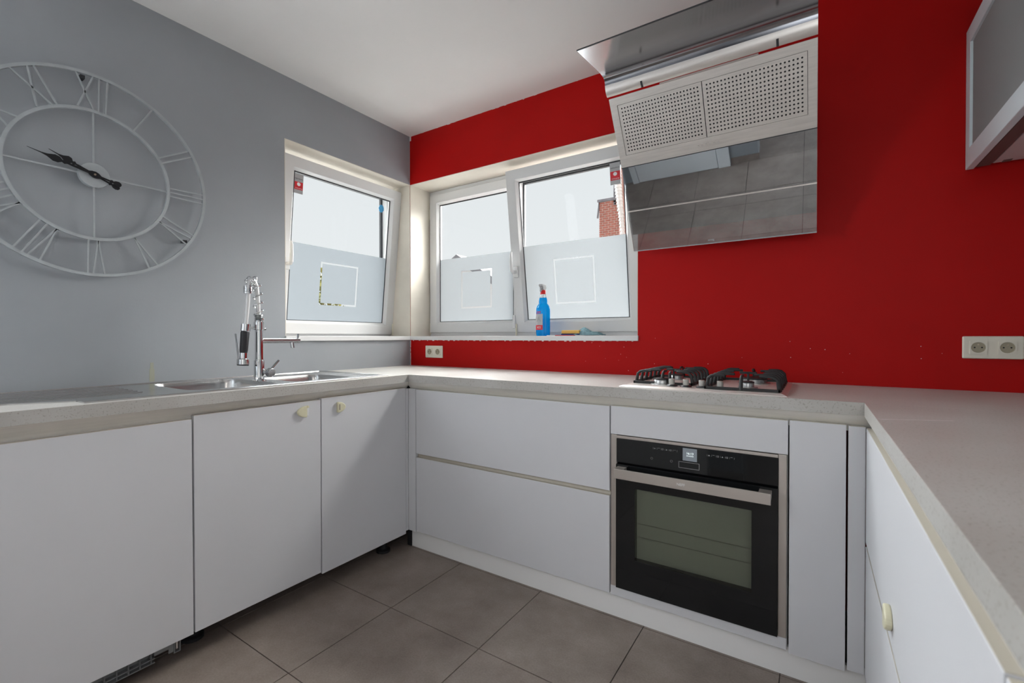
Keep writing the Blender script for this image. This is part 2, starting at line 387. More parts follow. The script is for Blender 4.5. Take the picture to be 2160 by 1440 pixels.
# ------------------------------------------------------------------ windows
def sash(parent, xf, x0, x1, z0, z1, right_face=.065, left_face=.065, film=None, sq=None, sticker=None, dotb=False, tex='left'):
    """sash in local coords: x along, z up, y=0 face towards the room, +y outwards"""
    s = MB(xf); ix0, ix1, iz0, iz1 = x0+left_face, x1-right_face, z0+.065, z1-.062
    s.frame((x0, x1, z0, z1), (ix0, ix1, iz0, iz1), 0, .06)
    sa = s.build('sash', 'pvc', parent, .003)
    g = (ix0+.014, ix1-.014, iz0+.014, iz1-.014)
    MB(xf).bead((ix0, ix1, iz0, iz1), g, .002, .024).build('glazing_bead', 'pvc', sa)
    MB(xf).frame((g[0]-.001, g[1]+.001, g[2]-.001, g[3]+.001), (g[0]+.004, g[1]-.004, g[2]+.002, g[3]-.006), .0225, .029).build('gasket', 'gasket', sa)
    MB(xf).box(g[0]-.004, g[1]+.004, .026, .028, g[2]-.004, g[3]+.004).build('pane', 'pane', sa, label='clear glass pane')
    if film:
        fx0, fx1, fz0, fz1 = g[0]+.003, g[1]-.003, g[2]+.002, film
        (a, b, c, d) = sq; t = .0115
        f = MB(xf)
        f.frame((fx0, fx1, fz0, fz1), (a, b, c, d), .0252, .0258)
        f.box(a+t, b-t, .0252, .0258, c+t, d-t)
        f.build('frosted_film', 'frosted_film', sa, label='frosted privacy film with a clear square outline')
    if sticker:
        a, b, c, d = sticker; h = d-c
        st = MB(xf).box(a, b, .0238, .0245, c, d).build('sticker', 'sticker_silver', sa, label='silver and red glazing maker sticker')
        MB(xf).box(a+.002, b-.002, .0232, .0238, c+.2*h, c+.60*h).build('sticker_panel', 'sticker_red', sa)
        M = xf @ facing(((a+b)/2, .0236, c+.76*h), (1, 0, 0), (0, 0, 1)); text('sticker_text', 'vekosture', .0125, M, 'gasket', sa, .0002)
        M = xf @ facing(((a+b)/2, .0236, c+.67*h), (1, 0, 0), (0, 0, 1)); text('sticker_text', 'windows and doors', .006, M, 'print_gray', sa, .0002)
        M = xf @ facing(((a+b)/2, .023, c+.27*h), (1, 0, 0), (0, 0, 1)); text('sticker_text', 'double glazing', .0075, M, 'white_print', sa, .0002)
        MB(xf).prism([((a+b)/2+.011*math.cos(k*PI/8), c+.48*h+.010*math.sin(k*PI/8)) for k in range(16)], 'y', .0226, .0232).build('sticker_emblem', 'white_print', sa)
    if dotb:
        zz, xx = dotb
        MB(xf).prism([(xx+.021*math.cos(k*PI/9)*(1+.12*math.sin(3*k)), zz+.026*math.sin(k*PI/9)) for k in range(18)], 'y', .022, .0245).build('blue_sticker', 'sticker_blue', sa, label='round blue tack mark on the glass')
    return sa
def handle(parent, xf, x, z):
    MB(xf).box(x-.016, x+.016, -.012, 0, z-.035, z+.035).build('handle_plate', 'pvc', parent, .004)
    MB(xf).tube([(x, -.01, z), (x, -.04, z), (x-.002, -.052, z+.012), (x-.002, -.052, z+.05), (x-.002, -.046, z+.105), (x-.002, -.04, z+.125)], [.011, .011, .011, .010, .009, .006], 10).build('window_handle', 'pvc', parent, smooth=True)

# local frames: red wall windows: x->x, y->y (outwards +y)
def Xf(px, py, pz, ang):   # red wall, tilt about local x axis so the top comes towards the room (-y)
    return Matrix.Translation((px, py, pz)) @ Matrix.Rotation(math.radians(ang), 4, 'X')
w2 = setting('window_2', (.81, .1, WB), 'white plastic double window in the red wall')
I0 = Matrix.Identity(4)
MB().frame((0, 1.627, 1.127, 2.187), (.035, 1.59, 1.165, 2.145), .2, .262).build('window_frame', 'pvc', w2, .002)
MB().box(.742, .782, .2, .262, 1.165, 2.145).build('mullion', 'pvc', w2, .002)
gk = MB(); gk.frame((.035, .742, 1.165, 2.145), (.045, .732, 1.175, 2.133), .245, .262); gk.frame((.782, 1.59, 1.165, 2.145), (.795, 1.577, 1.175, 2.118), .245, .262)
gk.build('outer_gasket', 'gasket', w2)
sA = sash(w2, Xf(0, .185, 0, 0), .012, .770, 1.153, 2.158, right_face=.02, film=1.683, sq=(.289, .556, 1.322, 1.587))
XB = Xf(0, .185, 1.15, 7.5)
sB = sash(w2, XB, .772, 1.597, 0, 1.006, film=.537, sq=(1.057, 1.322, .170, .443), sticker=(1.440, 1.499, .808, .925))
handle(sB, XB, .803, .385)
MB().box(.752, .772, .165, .185, 1.175, 1.262).build('hinge_cover', 'pvc', w2, .004)
MB().tube([(.776, .176, 1.13), (.776, .176, 1.205)], .006, 10).build('hinge_pin', 'pvc_cream', w2, smooth=True)
MB().box(.001, .012, .19, .2, 1.98, 2.06).box(.001, .012, .19, .2, 1.14, 1.22).build('hinge', 'pvc_cream', w2, .002)
lin_ = MB(); lin_.box(0, .003, .001, .2, 1.127, 2.187); lin_.box(0, 1.627, .001, .2, 2.187, 2.19); lin_.box(1.624, 1.627, .001, .2, 1.127, 2.187)
lin_.build('reveal', 'cream_paint', w2)
MB().box(.0, 1.632, -.012, .2, WB, 1.127).build('window_sill', 'pvc', w2, .002)
# grey wall window: local x -> +y, local y (outwards) -> -x
def Yf(px, py, pz, ang):
    return Matrix.Translation((px, py, pz)) @ Matrix.Rotation(PI/2, 4, 'Z') @ Matrix.Rotation(math.radians(ang), 4, 'X')
w1 = setting('window_1', (-.1, -.46, WB), 'white plastic tilted window in the grey wall')
MB(Yf(-.2, 0, 0, 0)).frame((-.917, 0, 1.127, 2.187), (-.877, -.035, 1.165, 2.145), 0, .062).build('window_frame', 'pvc', w1, .002)
MB(Yf(-.2, 0, 0, 0)).frame((-.877, -.035, 1.165, 2.145), (-.867, -.050, 1.175, 2.118), .045, .062).build('outer_gasket', 'gasket', w1)
XC = Yf(-.185, 0, 1.141, 5.9)
sC = sash(w1, XC, -.873, -.002, 0, 1.013, film=.535, sq=(-.590, -.312, .18, .446), sticker=(-.790, -.735, .815, .925), dotb=(.868, -.155))
handle(sC, XC, -.825, .405)
MB().tube([(-.176, -.004, 1.135), (-.176, -.004, 1.215)], .006, 10).build('hinge_pin', 'pvc_cream', w1, smooth=True)
l2 = MB(); l2.box(-.2, -.001, -.003, 0, 1.127, 2.187); l2.box(-.2, -.001, -.917, 0, 2.187, 2.19); l2.box(-.2, -.001, -.917, -.914, 1.127, 2.187)
l2.build('reveal', 'cream_paint', w1)
MB().box(-.2, .012, -.92, -.0125, WB, 1.127).build('window_sill', 'pvc', w1, .002)

w3 = setting('fill_window', (-.1, -2.54, 1.13))  # unseen window, added to let fill light reach the right drawers
YI = Yf(-.2, 0, 0, 0)
MB(YI).frame((-2.78, -2.30, 1.13, 2.16), (-2.74, -2.34, 1.18, 2.11), 0, .06).build('window_frame', 'pvc', w3, .002)
MB(YI).box(-2.745, -2.335, .03, .032, 1.175, 2.115).build('pane', 'pane', w3)
# ================================================================== KITCHEN
# worktop (three slabs, cut out for the sink)
wt = thing('worktop', (1.5, -.3, ZB), 'pale speckled stone worktop running round three sides of the kitchen', 'worktop')
SX0, SX1, SY0, SY1 = .06, .53, -1.60, -.80
a = MB(); a.box(0, SX0, -2.79, -.5973, ZB, ZT); a.box(SX1, .5995, -2.79, -.5973, ZB, ZT); a.box(SX0, SX1, -2.79, SY0, ZB, ZT); a.box(SX0, SX1, SY1, -.5973, ZB, ZT)
a.build('slab', 'worktop', wt)
box('slab', (0, 3.19, -.5973, 0, ZB, ZT), 'worktop', wt)
box('slab', (2.5079, 3.19, -2.75, -.5979, ZB, ZT), 'worktop', wt, .001)
MB().prism([(2.512, -.921), (2.655, -.853), (2.656, -.850), (2.512, -.917)], 'z', ZT, ZT+.0003).build('scratch', 'paper_white', wt)
# finger-grip channels under the worktop
def channel(name, path_pts, axis, a0, a1, label):
    return tag(MB().prism(path_pts, axis, a0, a1).build(name, 'channel', None, smooth=True), label, 'channel')
def gola(d):   # cross-section, first coordinate is the depth coordinate growing towards the room
    pts = [(FR-.002, .8835), (FR-.006, .872), (FR-.018, .856), (FR-.024, .845), (FR-.024, .835), (FR-.030, .835), (FR-.032, .8835)]
    return pts
pts = [(FR+.006, .8842), (FR+.001, .874), (FR-.010, .861), (FR-.020, .851), (FR-.024, .842), (FR-.024, .83), (FR-.03, .83), (FR-.03, .8842)]
channel('grip_channel', pts, 'y', -2.79, -.572, 'curved aluminium grip channel above the doors below the sink')
channel('grip_channel', [(-p, q) for p, q in pts], 'x', .572, 2.53, 'curved aluminium grip channel above the drawers and the oven')
channel('grip_channel', [(2.514+FR-p, q) for p, q in pts], 'y', -2.7, -.57, 'curved aluminium grip channel above the right hand drawers')

def front(name, b, parent, bevel=.0012, label=None):
    x0, x1, y0, y1, z0, z1 = b
    o = box(name, b, 'laminate', parent, bevel, label=label)
    # cream edge band along the top
    e = .0012
    MB().box(x0+e, x1-e, y0+e, y1-e, z1-.0002, z1+.0008).build('edge_band', 'edge_band', o)
    return o
T = .019
# left run ------------------------------------------------------------
dw = thing('dishwasher', (.3, -1.83, 0), 'built-in dishwasher behind a plain white panel, left of the sink doors', 'dishwasher')
dd = MB(); 
dd.add([(FR-T,-2.10,.089),(FR,-2.10,.089),(FR+.004,-1.5985,.089),(FR-T,-1.5985,.089),(FR-T,-2.10,.836),(FR,-2.10,.836),(FR+.001,-1.5985,.836),(FR-T,-1.5985,.836)],
       [(0,3,2,1),(4,5,6,7),(0,1,5,4),(1,2,6,5),(2,3,7,6),(3,0,4,7)])
d1 = dd.build('door', 'laminate', dw, .0012)
MB().box(FR-T+.001, FR-.001, -2.099, -1.5995, .8358, .8368).build('edge_band', 'edge_band', d1)
box('carcass', (.03, FR-T-.002, -2.12, -1.61, .12, .829), 'dusty_black', dw)
g = MB()
gx = .545
g.box(gx-.02, gx-.012, -2.12, -1.70, .03, .10)
for k in range(14):
    y = -2.10 + k*.030
    g.box(gx-.012, gx+.004, y-.0015, y+.0015, .036, .10)
for z in (.036, .050): g.box(gx-.012, gx+.004, -2.12, -1.70, z-.0015, z+.0015)
g.box(gx-.012, gx, -1.70, -1.645, .055, .10)
g.frame((gx-.0, gx+.001, .04, .10), (gx, gx+.0005, .042, .098), -1.66, -1.64)
g.build('base_grille', 'grille_gray', dw)
MB().box(gx-.006, gx+.004, -1.645, -1.642, .036, .10).box(gx-.006, gx+.004, -1.628, -1.625, .036, .10).box(gx-.006, gx+.004, -1.645, -1.625, .034, .037).build('foot_bracket', 'grille_gray', dw)
MB().tube([(gx-.001, -1.635, .045), (gx-.001, -1.635, .09)], .0035, 8).build('screw', 'steel', dw, smooth=True)

def foot(parent, x, y):
    MB().lathe([(.036, 0), (.036, .012), (.024, .018), (.018, .03), (.018, .12), (.03, .125), (.03, .135)], x, y, 0, 14).build('foot', 'dusty_black', parent, smooth=True)
sc1 = thing('sink_cabinet', (.3, -1.34, 0), 'white base cabinet below the sink bowls with a flat cream child lock', 'cabinet')
cc_ = MB(); cc_.box(.03, FR-T-.002, -1.598, -1.598+.016, .10, .829); cc_.box(.03, FR-T-.002, -1.10-.016, -1.10, .10, .829); cc_.box(.03, FR-T-.002, -1.598+.016, -1.10-.016, .10, .10+.016); cc_.box(.03, .03+.016, -1.598+.016, -1.10-.016, .10+.016, .829); cc_.build('carcass', 'carcass', sc1)
MB().box(.0, .04, -1.598, -1.10, 0, .1).build('back_rail', 'dusty_black', sc1)
d2 = front('door', (FR-T, FR, -1.592, -1.1005, .089, .847), sc1)
foot(sc1, .45, -1.548)
sc2 = thing('corner_cabinet', (.3, -.85, 0), 'white base cabinet between sink and corner with a half-round cream child lock', 'cabinet')
cc_ = MB(); cc_.box(.03, FR-T-.002, -1.096, -1.096+.016, .10, .829); cc_.box(.03, FR-T-.002, -.60-.016, -.60, .10, .829); cc_.box(.03, FR-T-.002, -1.096+.016, -.60-.016, .10, .10+.016); cc_.box(.03, .03+.016, -1.096+.016, -.60-.016, .10+.016, .829); cc_.build('carcass', 'carcass', sc2)
MB().box(.0, .04, -1.098, -.60, 0, .1).build('back_rail', 'dusty_black', sc2)
d3 = front('door', (FR-T, FR, -1.0955, -.600, .080, .852), sc2)
foot(sc2, .50, -.685)
MB().box(.55, .58, -.56, -.5405, 0, .1).build('side_rail', 'dusty_black', sc2)
# child locks
def lock(parent, x, y, z, flip=1, label=None, cut=False):
    n = 14; poly = [(0, -.024), (0, .024)] + [(flip*.043*math.sin(PI*k/n), .024*math.cos(PI*k/n)) for k in range(1, n)]
    vs = []
    o = MB()
    if abs(x-FR) < .01:
        o.prism([(y+p, z+q) for p, q in poly], 'x', x, x+.013)
    else:
        o.prism([(y+p, z+q) for p, q in poly], 'x', x-.013, x)
    return o.build('child_lock', 'lock_plastic', parent, .004, seg=3, label=label)
lk = lock(d2, FR, -1.170, .806, -1, 'worn flat cream child lock')
MB().box(FR+.001, FR+.004, -1.170, -1.158, .787, .823).build('lock_plate', 'white_print', d2, .001)
MB().tube([(FR+.004, -1.168, .826), (FR+.014, -1.168, .826)], .005, 8).build('lock_pin', 'lock_plastic', d2, smooth=True)
lk = lock(d3, FR, -1.022, .804, 1, 'half-round cream child lock')
MB().box(FR+.0125, FR+.0137, -1.014, -1.011, .792, .818).build('lock_slot', 'cab_brown', d3)
# corner posts
cp = thing('corner_post', (.6, -.59, 0), 'narrow white filler post where the sink run meets the drawers', 'filler panel')
box('panel', (FR-T, FR-.001, -.598, -.5805, .095, .848), 'laminate', cp)
box('panel', (FR, .632, -FR, -FR+T, .095, .848), 'laminate', cp)
# front run -----------------------------------------------------------
dc = thing('drawer_cabinet', (1.17, -.3, 0), 'wide white two-drawer cabinet left of the oven', 'cabinet')
box('carcass', (.636, 1.702, -FR+T+.002, -.03, .10, .829), 'carcass', dc)
def frontR(name, x0, x1, z0, z1, parent, yoff=0):
    return front(name, (x0, x1, -FR+yoff, -FR+T+yoff, z0, z1), parent)
frontR('drawer', .6355, 1.7035, .509, .846, dc)
frontR('drawer', .6355, 1.7035, .100, .489, dc)
MB().prism([(-FR+.004, .509), (-FR+.014, .507), (-FR+.017, .499), (-FR+.014, .490), (-FR+.001, .4885), (-FR+.019, .4885), (-FR+.019, .509)], 'x', .6355, 1.7035).build('grip_rail', 'edge_band', dc)
oc = thing('oven_cabinet', (2.01, -.3, 0), 'white housing cabinet framing the built-in oven', 'cabinet')
c = MB(); c.box(1.708, 1.716, -FR+T+.002, -.03, .10, .829); c.box(2.3035, 2.312, -FR+T+.002, -.03, .10, .829); c.box(1.716, 2.3035, -.04, -.03, .10, .829); c.box(1.716, 2.3035, -FR+T+.002, -.04, .10, .115)
c.build('carcass', 'carcass', oc)
frontR('top_panel', 1.7085, 2.3125, .737, .848, oc)
frontR('bottom_panel', 1.7085, 2.3105, .098, .136, oc)
nc = thing('narrow_cabinet', (2.39, -.3, 0), 'tall narrow white cabinet right of the oven', 'cabinet')
box('carcass', (2.318, 2.466, -FR+T+.002, -.03, .10, .829), 'carcass', nc)
frontR('door', 2.3165, 2.4655, .090, .850, nc)
rp = thing('filler_panel', (2.49, -.57, 0), 'slim white filler strip in the right hand inner corner', 'filler panel')
frontR('panel', 2.471, 2.5135, .098, .848, rp)
# oven ----------------------------------------------------------------
ov = thing('oven', (2.01, -.58, .136), 'built-in black glass oven with a steel bar handle', 'oven')
OX0, OX1 = 1.7105, 2.3095
oy = -FR
box('body', (1.73, 2.29, -FR+.022, -.06, .145, .728), 'black', ov)
MB().box(OX0, 1.7335, oy-.001, oy+.012, .137, .736).build('side_trim', 'oven_trim', ov, .001)
MB().box(2.286, OX1, oy-.001, oy+.012, .137, .736).build('side_trim', 'oven_trim', ov, .001)
MB().box(1.7345, 2.285, oy-.003, oy+.02, .7235, .734).build('top_trim', 'oven_trim', ov, .001)
cpn = box('control_panel', (1.7345, 2.285, oy-.006, oy+.02, .631, .723), 'oven_black', ov, .001)
dp = MB(); dp.frame((1.7345, 2.285, .138, .624), (1.810, 2.209, .262, .538), oy-.012, oy+.015)
odr = dp.build('oven_door', 'oven_black', ov, .001)
MB().box(1.808, 2.211, oy-.0118, oy-.009, .260, .540).build('door_glass', 'oven_window', odr)
MB().box(1.79, 2.23, oy+.016, oy+.02, .24, .56).build('oven_interior', mat('oven_inside_reflect', (.80, .80, .74), .6), ov)  # pale backing, its colour also stands in for reflections in the door glass
for z, y in ((.400, oy+.008), (.352, oy+.002)):
    MB().tube([(1.815, y, z), (2.205, y, z)], .0013, 6).build('oven_rack', 'steel', ov)
hb = MB(); hb.bar((1.742, oy-.052, .598), (2.268, oy-.052, .598), .008, .037, up=(0, 0, 1)); 
hnd = hb.build('handle', 'oven_trim', ov, .0015)
for q0 in (1.742, 2.232): box('handle_mount', (q0, q0+.036, oy-.052, oy-.012, .592, .6165), 'oven_trim', hnd, .001)
text('brand_text', 'NEFF', .013, facing((1.99, oy-.0565, .598), (1, 0, 0), (0, 0, 1)), 'white_print', hnd)
box('display', (1.985, 2.034, oy-.0066, oy-.006, .673, .7185), 'screen', cpn)
text('display_time', '16:13', .0115, facing((2.010, oy-.0068, .700), (1, 0, 0), (0, 0, 1)), 'screen_text', cpn, .0002)
text('display_date', '30/10/2024', .0055, facing((2.010, oy-.0068, .691), (1, 0, 0), (0, 0, 1)), 'screen_text', cpn, .0002)
MB().frame((1.971, 2.042, .645, .668), (1.9722, 2.0408, .6462, .6668), oy-.0066, oy-.006).build('touch_bar', 'print_gray', cpn)
ic = MB()
for base, sgn in ((1.878, 1), (2.068, 1)):
    for k in range(7):
        x = base + k*.0145; ic.box(x, x+.0006, oy-.0066, oy-.006, .700, .7065)
        if k < 6:
            q = x+.0052
            if k in (0, 3): ic.prism([(q-.002, .701), (q+.004, .701), (q+.001, .706)], 'y', oy-.0066, oy-.006)
            elif k in (1, 5): ic.box(q-.002, q+.005, oy-.0066, oy-.006, .7052, .7060)
            else: ic.frame((q-.002, q+.004, .7005, .7060), (q-.001, q+.003, .7015, .705), oy-.0066, oy-.006)
for cx_ in (1.873, 1.945):
    ic.tube([(cx_+.004*math.cos(k*PI/6), oy-.0063, .664+.004*math.sin(k*PI/6)) for k in range(13)], .0004, 4)
ic.build('touch_symbols', 'print_gray', cpn, kind='stuff')
# right run -----------------------------------------------------------
XR = 2.514
rc = thing('drawer_cabinet', (2.85, -1.19, 0), 'white drawer cabinet on the right with a cream child lock near its drawer gap', 'cabinet')
box('carcass', (XR+T+.002, 3.15, -1.78, -.60, .10, .829), 'carcass', rc)
q1 = front('drawer', (XR, XR+T, -1.785, -.583, .503, .846), rc)
q2 = front('drawer', (XR, XR+T, -1.785, -.583, .100, .490), rc)
MB().box(XR+.012, XR+T, -1.785, -.583, .4905, .5025).build('grip_rail', 'edge_band', rc)
lock(q1, XR, -1.122, .556, -1, 'worn cream child lock on the drawer')
rc2 = thing('base_cabinet', (2.85, -2.2, 0), 'white cabinet at the near end of the right run', 'cabinet')
box('carcass', (XR+T+.002, 3.15, -2.69, -1.79, .10, .829), 'carcass', rc2)
front('door', (XR, XR+T, -2.70, -1.79, .100, .846), rc2)
# plinths
pl1 = tag(MB().box(.545, 2.56, -.555, -.54, 0, .0965).build('plinth', 'plinth', None), 'pale grey kick board below the drawers and the oven', 'plinth')
pl2 = tag(MB().box(2.56, 2.575, -2.7, -.555, 0, .0965).build('plinth', 'plinth', None), 'pale grey kick board below the right hand drawers', 'plinth')

# ------------------------------------------------------------------ sink
sk = thing('sink', (.3, -1.4, ZT), 'long stainless steel double bowl sink with draining board', 'sink')
def rrect(x0, x1, y0, y1, r, n=6):
    out = []
    for (cx, cy, a0) in ((x1-r, y1-r, 0), (x0+r, y1-r, 90), (x0+r, y0+r, 180), (x1-r, y0+r, 270)):
        for k in range(n+1): a = math.radians(a0+90*k/n); out.append((cx+r*math.cos(a), cy+r*math.sin(a)))
    return out
def plate_hole(mb, o, i, r, z, n=6):
    (x0, x1, y0, y1) = o; inner = rrect(*i, r, n); outer = []
    corners = ((x1, y1), (x0, y1), (x0, y0), (x1, y0))
    for c_ in corners:
        for k in range(n+1): outer.append(c_)
    N = len(inner); vs = [(p[0], p[1], z) for p in inner] + [(p[0], p[1], z) for p in outer]
    fs = []
    for k in range(N):
        l = (k+1) % N
        if outer[k] == outer[l]: fs.append((k, l, N+k))
        else: fs.append((k, l, N+l, N+k))
    mb.add(vs, fs)
def bowl(i, r, depth, name, parent, z):
    N = 7*4; mb = MB(); rings = [(0, 0), (.003, -.006), (.006, -.02), (.012, -depth+.03), (.02, -depth+.012), (.04, -depth)]
    vs = []; fs = []
    for (ins, dz) in rings:
        for p in rrect(i[0]+ins, i[1]-ins, i[2]+ins, i[3]-ins, max(r-ins*.5, .02)): vs.append((p[0], p[1], z+dz))
    for k in range(len(rings)-1):
        for j in range(N): l = (j+1) % N; fs.append((k*N+j, k*N+l, (k+1)*N+l, (k+1)*N+j))
    fs.append(tuple(range((len(rings)-1)*N, len(rings)*N)))
    mb.add(vs, fs); o = mb.build(name, 'sink_steel', parent, smooth=True, recalc=False)
    cx, cy = (i[0]+i[1])/2, (i[2]+i[3])/2
    MB().lathe([(.04, 0), (.04, .002), (.03, .003), (.012, .001)], cx, cy, z-depth, 18).build('drain', 'chrome', o, smooth=True)
    return o
ZS = ZT+.0035
b1 = (.10, .50, -1.565, -1.235); b2 = (.19, .50, -1.165, -.865)
pm = MB()
plate_hole(pm, (.08, .535, -1.60, -1.20), b1, .06, ZS)
plate_hole(pm, (.08, .535, -1.20, -.80), b2, .05, ZS)
pm.add([(.535, -.715, ZS), (.565, -.704, ZS), (.567, -1.875, ZS), (.535, -1.875, ZS), (.50, -1.878, ZS), (.425, -2.01, ZS), (.40, -2.35, ZS), (.08, -2.35, ZS), (.08, -1.60, ZS), (.535, -1.60, ZS)], [(2, 3, 9, 0, 1), (3, 4, 5, 6, 7, 8, 9)])
pm.add([(.03, -2.35, ZS), (.08, -2.35, ZS), (.08, -.715, ZS), (.03, -.735, ZS)], [(0, 1, 2, 3)])
pm.add([(.08, -.80, ZS), (.535, -.80, ZS), (.535, -.715, ZS), (.08, -.72, ZS)], [(0, 1, 2, 3)])
# skirts
edge = [(.03, -.735), (.08, -.715), (.535, -.715), (.565, -.704), (.567, -1.875), (.50, -1.878), (.425, -2.01), (.40, -2.35)]
for (p, q) in zip(edge, edge[1:]): pm.add([(p[0], p[1], ZS), (q[0], q[1], ZS), (q[0], q[1], ZT), (p[0], p[1], ZT)], [(0, 1, 2, 3)])
pm.build('rim_plate', 'sink_steel', sk)
rl = MB(); rl.tube([(.563, -1.873, ZS), (.561, -.708, ZS)], .002, 8); rl.tube([(.033, -2.35, ZS+.001), (.033, -.742, ZS+.001), (.082, -.722, ZS+.001), (.50, -.712, ZS+.0)], .0018, 8)
rl.tube([(.062, -2.35, ZS), (.062, -.80, ZS)], .002, 6)
rl.build('raised_edge', 'sink_steel', sk, smooth=True)
gr = MB()
for k in range(7): x = .13+k*.045; gr.tube([(x, -2.33, ZS+.0005), (x, -1.68, ZS+.0005)], .0028, 6)
gr.build('drainer_ridge', 'sink_steel', sk, smooth=True)
bowl(b1, .06, .16, 'bowl', sk, ZS); bowl(b2, .05, .13, 'bowl', sk, ZS)
# white raised back strip right of the tap
# ------------------------------------------------------------------ faucet
fx, fy = .30, -1.217
fa = thing('kitchen_faucet', (fx, fy, ZS), 'chrome spring-neck kitchen tap with pull-down spray and swivel spout', 'tap')
body = MB().lathe([(.030, 0), (.030, .004), (.021, .006), (.021, .088), (.0205, .09), (.0165, .092), (.0165, .225), (.021, .227), (.021, .262), (.018, .264), (.018, .268)], fx, fy, ZS, 28).build('body', 'chrome', fa, smooth=True)
cr_ = MB()
for k in range(4): cr_.lathe([(.016, .0), (.0205, .003), (.016, .006)], fx, fy, ZS+.268+k*.007, 20)
cr_.build('spring_collar', 'chrome', fa, smooth=True)
# flexible hose: up, over, down to spray head
def bez(p0, p1, p2, p3, n=24):
    return [tuple(((1-t)**3)*a+3*((1-t)**2)*t*b+3*(1-t)*t*t*c_+t**3*d for a, b, c_, d in zip(p0, p1, p2, p3)) for t in [i/n for i in range(n+1)]]
topz = 1.372
hp = bez((fx, fy, ZS+.27), (fx, fy-.006, 1.27), (fx, fy-.002, 1.37), (fx, -1.243, topz), 16) + bez((fx, -1.243, topz), (fx, -1.258, topz), (fx, -1.262, 1.35), (fx, -1.263, 1.31), 10)[1:] + [(fx, -1.268, 1.245), (fx, -1.274, 1.178)]
MB().tube(hp, .0088, 12).build('hose', 'hose', fa, smooth=True)
# spring coil around first part
def coil(path, turns, r, wire, name):
    P = [Vector(p) for p in path]; L = [0]
    for u, v in zip(P, P[1:]): L.append(L[-1]+(v-u).length)
    out = []; N = turns*16
    for k in range(N+1):
        s_ = L[-1]*k/N; i = max(j for j in range(len(L)) if L[j] <= s_+1e-9); i = min(i, len(P)-2)
        t = (s_-L[i])/(L[i+1]-L[i]); c_ = P[i].lerp(P[i+1], t); d = (P[i+1]-P[i]).normalized(); u = Vector((1, 0, 0)); w = d.cross(u).normalized()
        a_ = 2*PI*turns*k/N; out.append(c_+(u*math.cos(a_)+w*math.sin(a_))*r)
    return MB().tube(out, wire, 8).build(name, 'chrome', fa, smooth=True)
coil(hp[:18], 5, .0185, .0027, 'spring')
coil(hp[15:22], 3, .021, .0027, 'spring')
MB().lathe([(.012, 0), (.019, .001), (.019, .034), (.012, .036)], fx, -1.2625, 1.312, 20).build('hose_ring', 'chrome', fa, smooth=True)
for k in range(4): MB().lathe([(.0185, 0), (.0212, .002), (.0185, .004)], fx, -1.2625, 1.318+k*.0065, 18).build('spring_turn', 'chrome', fa, smooth=True)
# spray head
sh = MB().tube([(fx, -1.274, 1.178), (fx, -1.2765, 1.148)], .019, 20).build('spray_holder', 'chrome', fa, smooth=True)
MB().tube([(fx, -1.2765, 1.146), (fx, -1.278, 1.140), (fx, -1.284, 1.065), (fx, -1.285, 1.052)], [.016, .0175, .0165, .0145], 18).build('spray_grip', 'rubber', fa, smooth=True)
MB().tube([(fx, -1.285, 1.053), (fx, -1.286, 1.028), (fx, -1.287, 1.024), (fx, -1.2875, 1.003)], [.0145, .0150, .0245, .0245], 22).build('spray_head', 'chrome', fa, smooth=True)
MB().tube([(fx, -1.2875, 1.003), (fx, -1.288, .997)], [.0245, .0225], 22).build('nozzle', 'rubber', fa, smooth=True)
MB().tube([(fx, -1.306, 1.026), (fx, -1.318, 1.136)], [.0035, .0035], 8).build('spray_lever', 'dull_chrome', fa, smooth=True)
MB().tube([(fx, -1.262, 1.163), (fx, fy, 1.160)], .005, 10).build('holder_arm', 'chrome', fa, smooth=True)
MB().tube([(fx, fy+.018, 1.157), (fx, fy+.030, 1.157)], .005, 10).build('clamp_screw', 'dull_chrome', fa, smooth=True)
# swivel spout to the right
MB().tube([(fx, fy, 1.104), (fx, fy+.018, 1.1045), (fx, -1.05, 1.1045), (fx, -1.0255, 1.1045)], [.014, .0115, .0115, .0125], 16).build('swivel_spout', 'chrome', fa, smooth=True)
MB().tube([(fx, -1.0315, 1.11), (fx, -1.0315, 1.137)], .0042, 8).build('spout_lever', 'dull_chrome', fa, smooth=True)
MB().tube([(fx, -1.062, 1.104), (fx, -1.058, 1.071)], [.010, .0105], 14).build('spout_outlet', 'chrome', fa, smooth=True)
# mixer lever
MB().tube([(fx, fy, .966), (fx+.012, fy+.028, .962), (fx+.03, fy+.034, .962)], [.016, .016, .018], 18).build('mixer_stub', 'chrome', fa, smooth=True)
MB().tube([(fx+.022, -1.186, .962), (fx+.042, -1.182, .961)], [.0205, .0195], 22).build('mixer_cap', 'dull_chrome', fa, .002, smooth=True)
MB().tube([(fx+.02, -1.175, .975), (fx+.005, -1.1305, 1.013)], .0045, 10).build('mixer_lever', 'dull_chrome', fa, smooth=True)

# ------------------------------------------------------------------ hob
hob = thing('gas_hob', (2.02, -.31, ZT), 'stainless steel gas hob with black cast iron grates above the oven', 'hob')
hx0, hx1, hy0, hy1 = 1.735, 2.308, -.565, -.06; ZH = .931
hp_ = MB(); 
vs = [(hx0, hy0, ZT), (hx1, hy0, ZT), (hx1, hy1, ZT), (hx0, hy1, ZT), (hx0, hy0, ZT+.002), (hx1, hy0, ZT+.002), (hx1, hy1, ZT+.002), (hx0, hy1, ZT+.002),
      (hx0+.016, hy0+.016, ZH), (hx1-.016, hy0+.016, ZH), (hx1-.016, hy1-.016, ZH), (hx0+.016, hy1-.016, ZH)]
fs = [(0, 1, 5, 4), (1, 2, 6, 5), (2, 3, 7, 6), (3, 0, 4, 7), (4, 5, 9, 8), (5, 6, 10, 9), (6, 7, 11, 10), (7, 4, 8, 11), (8, 9, 10, 11)]
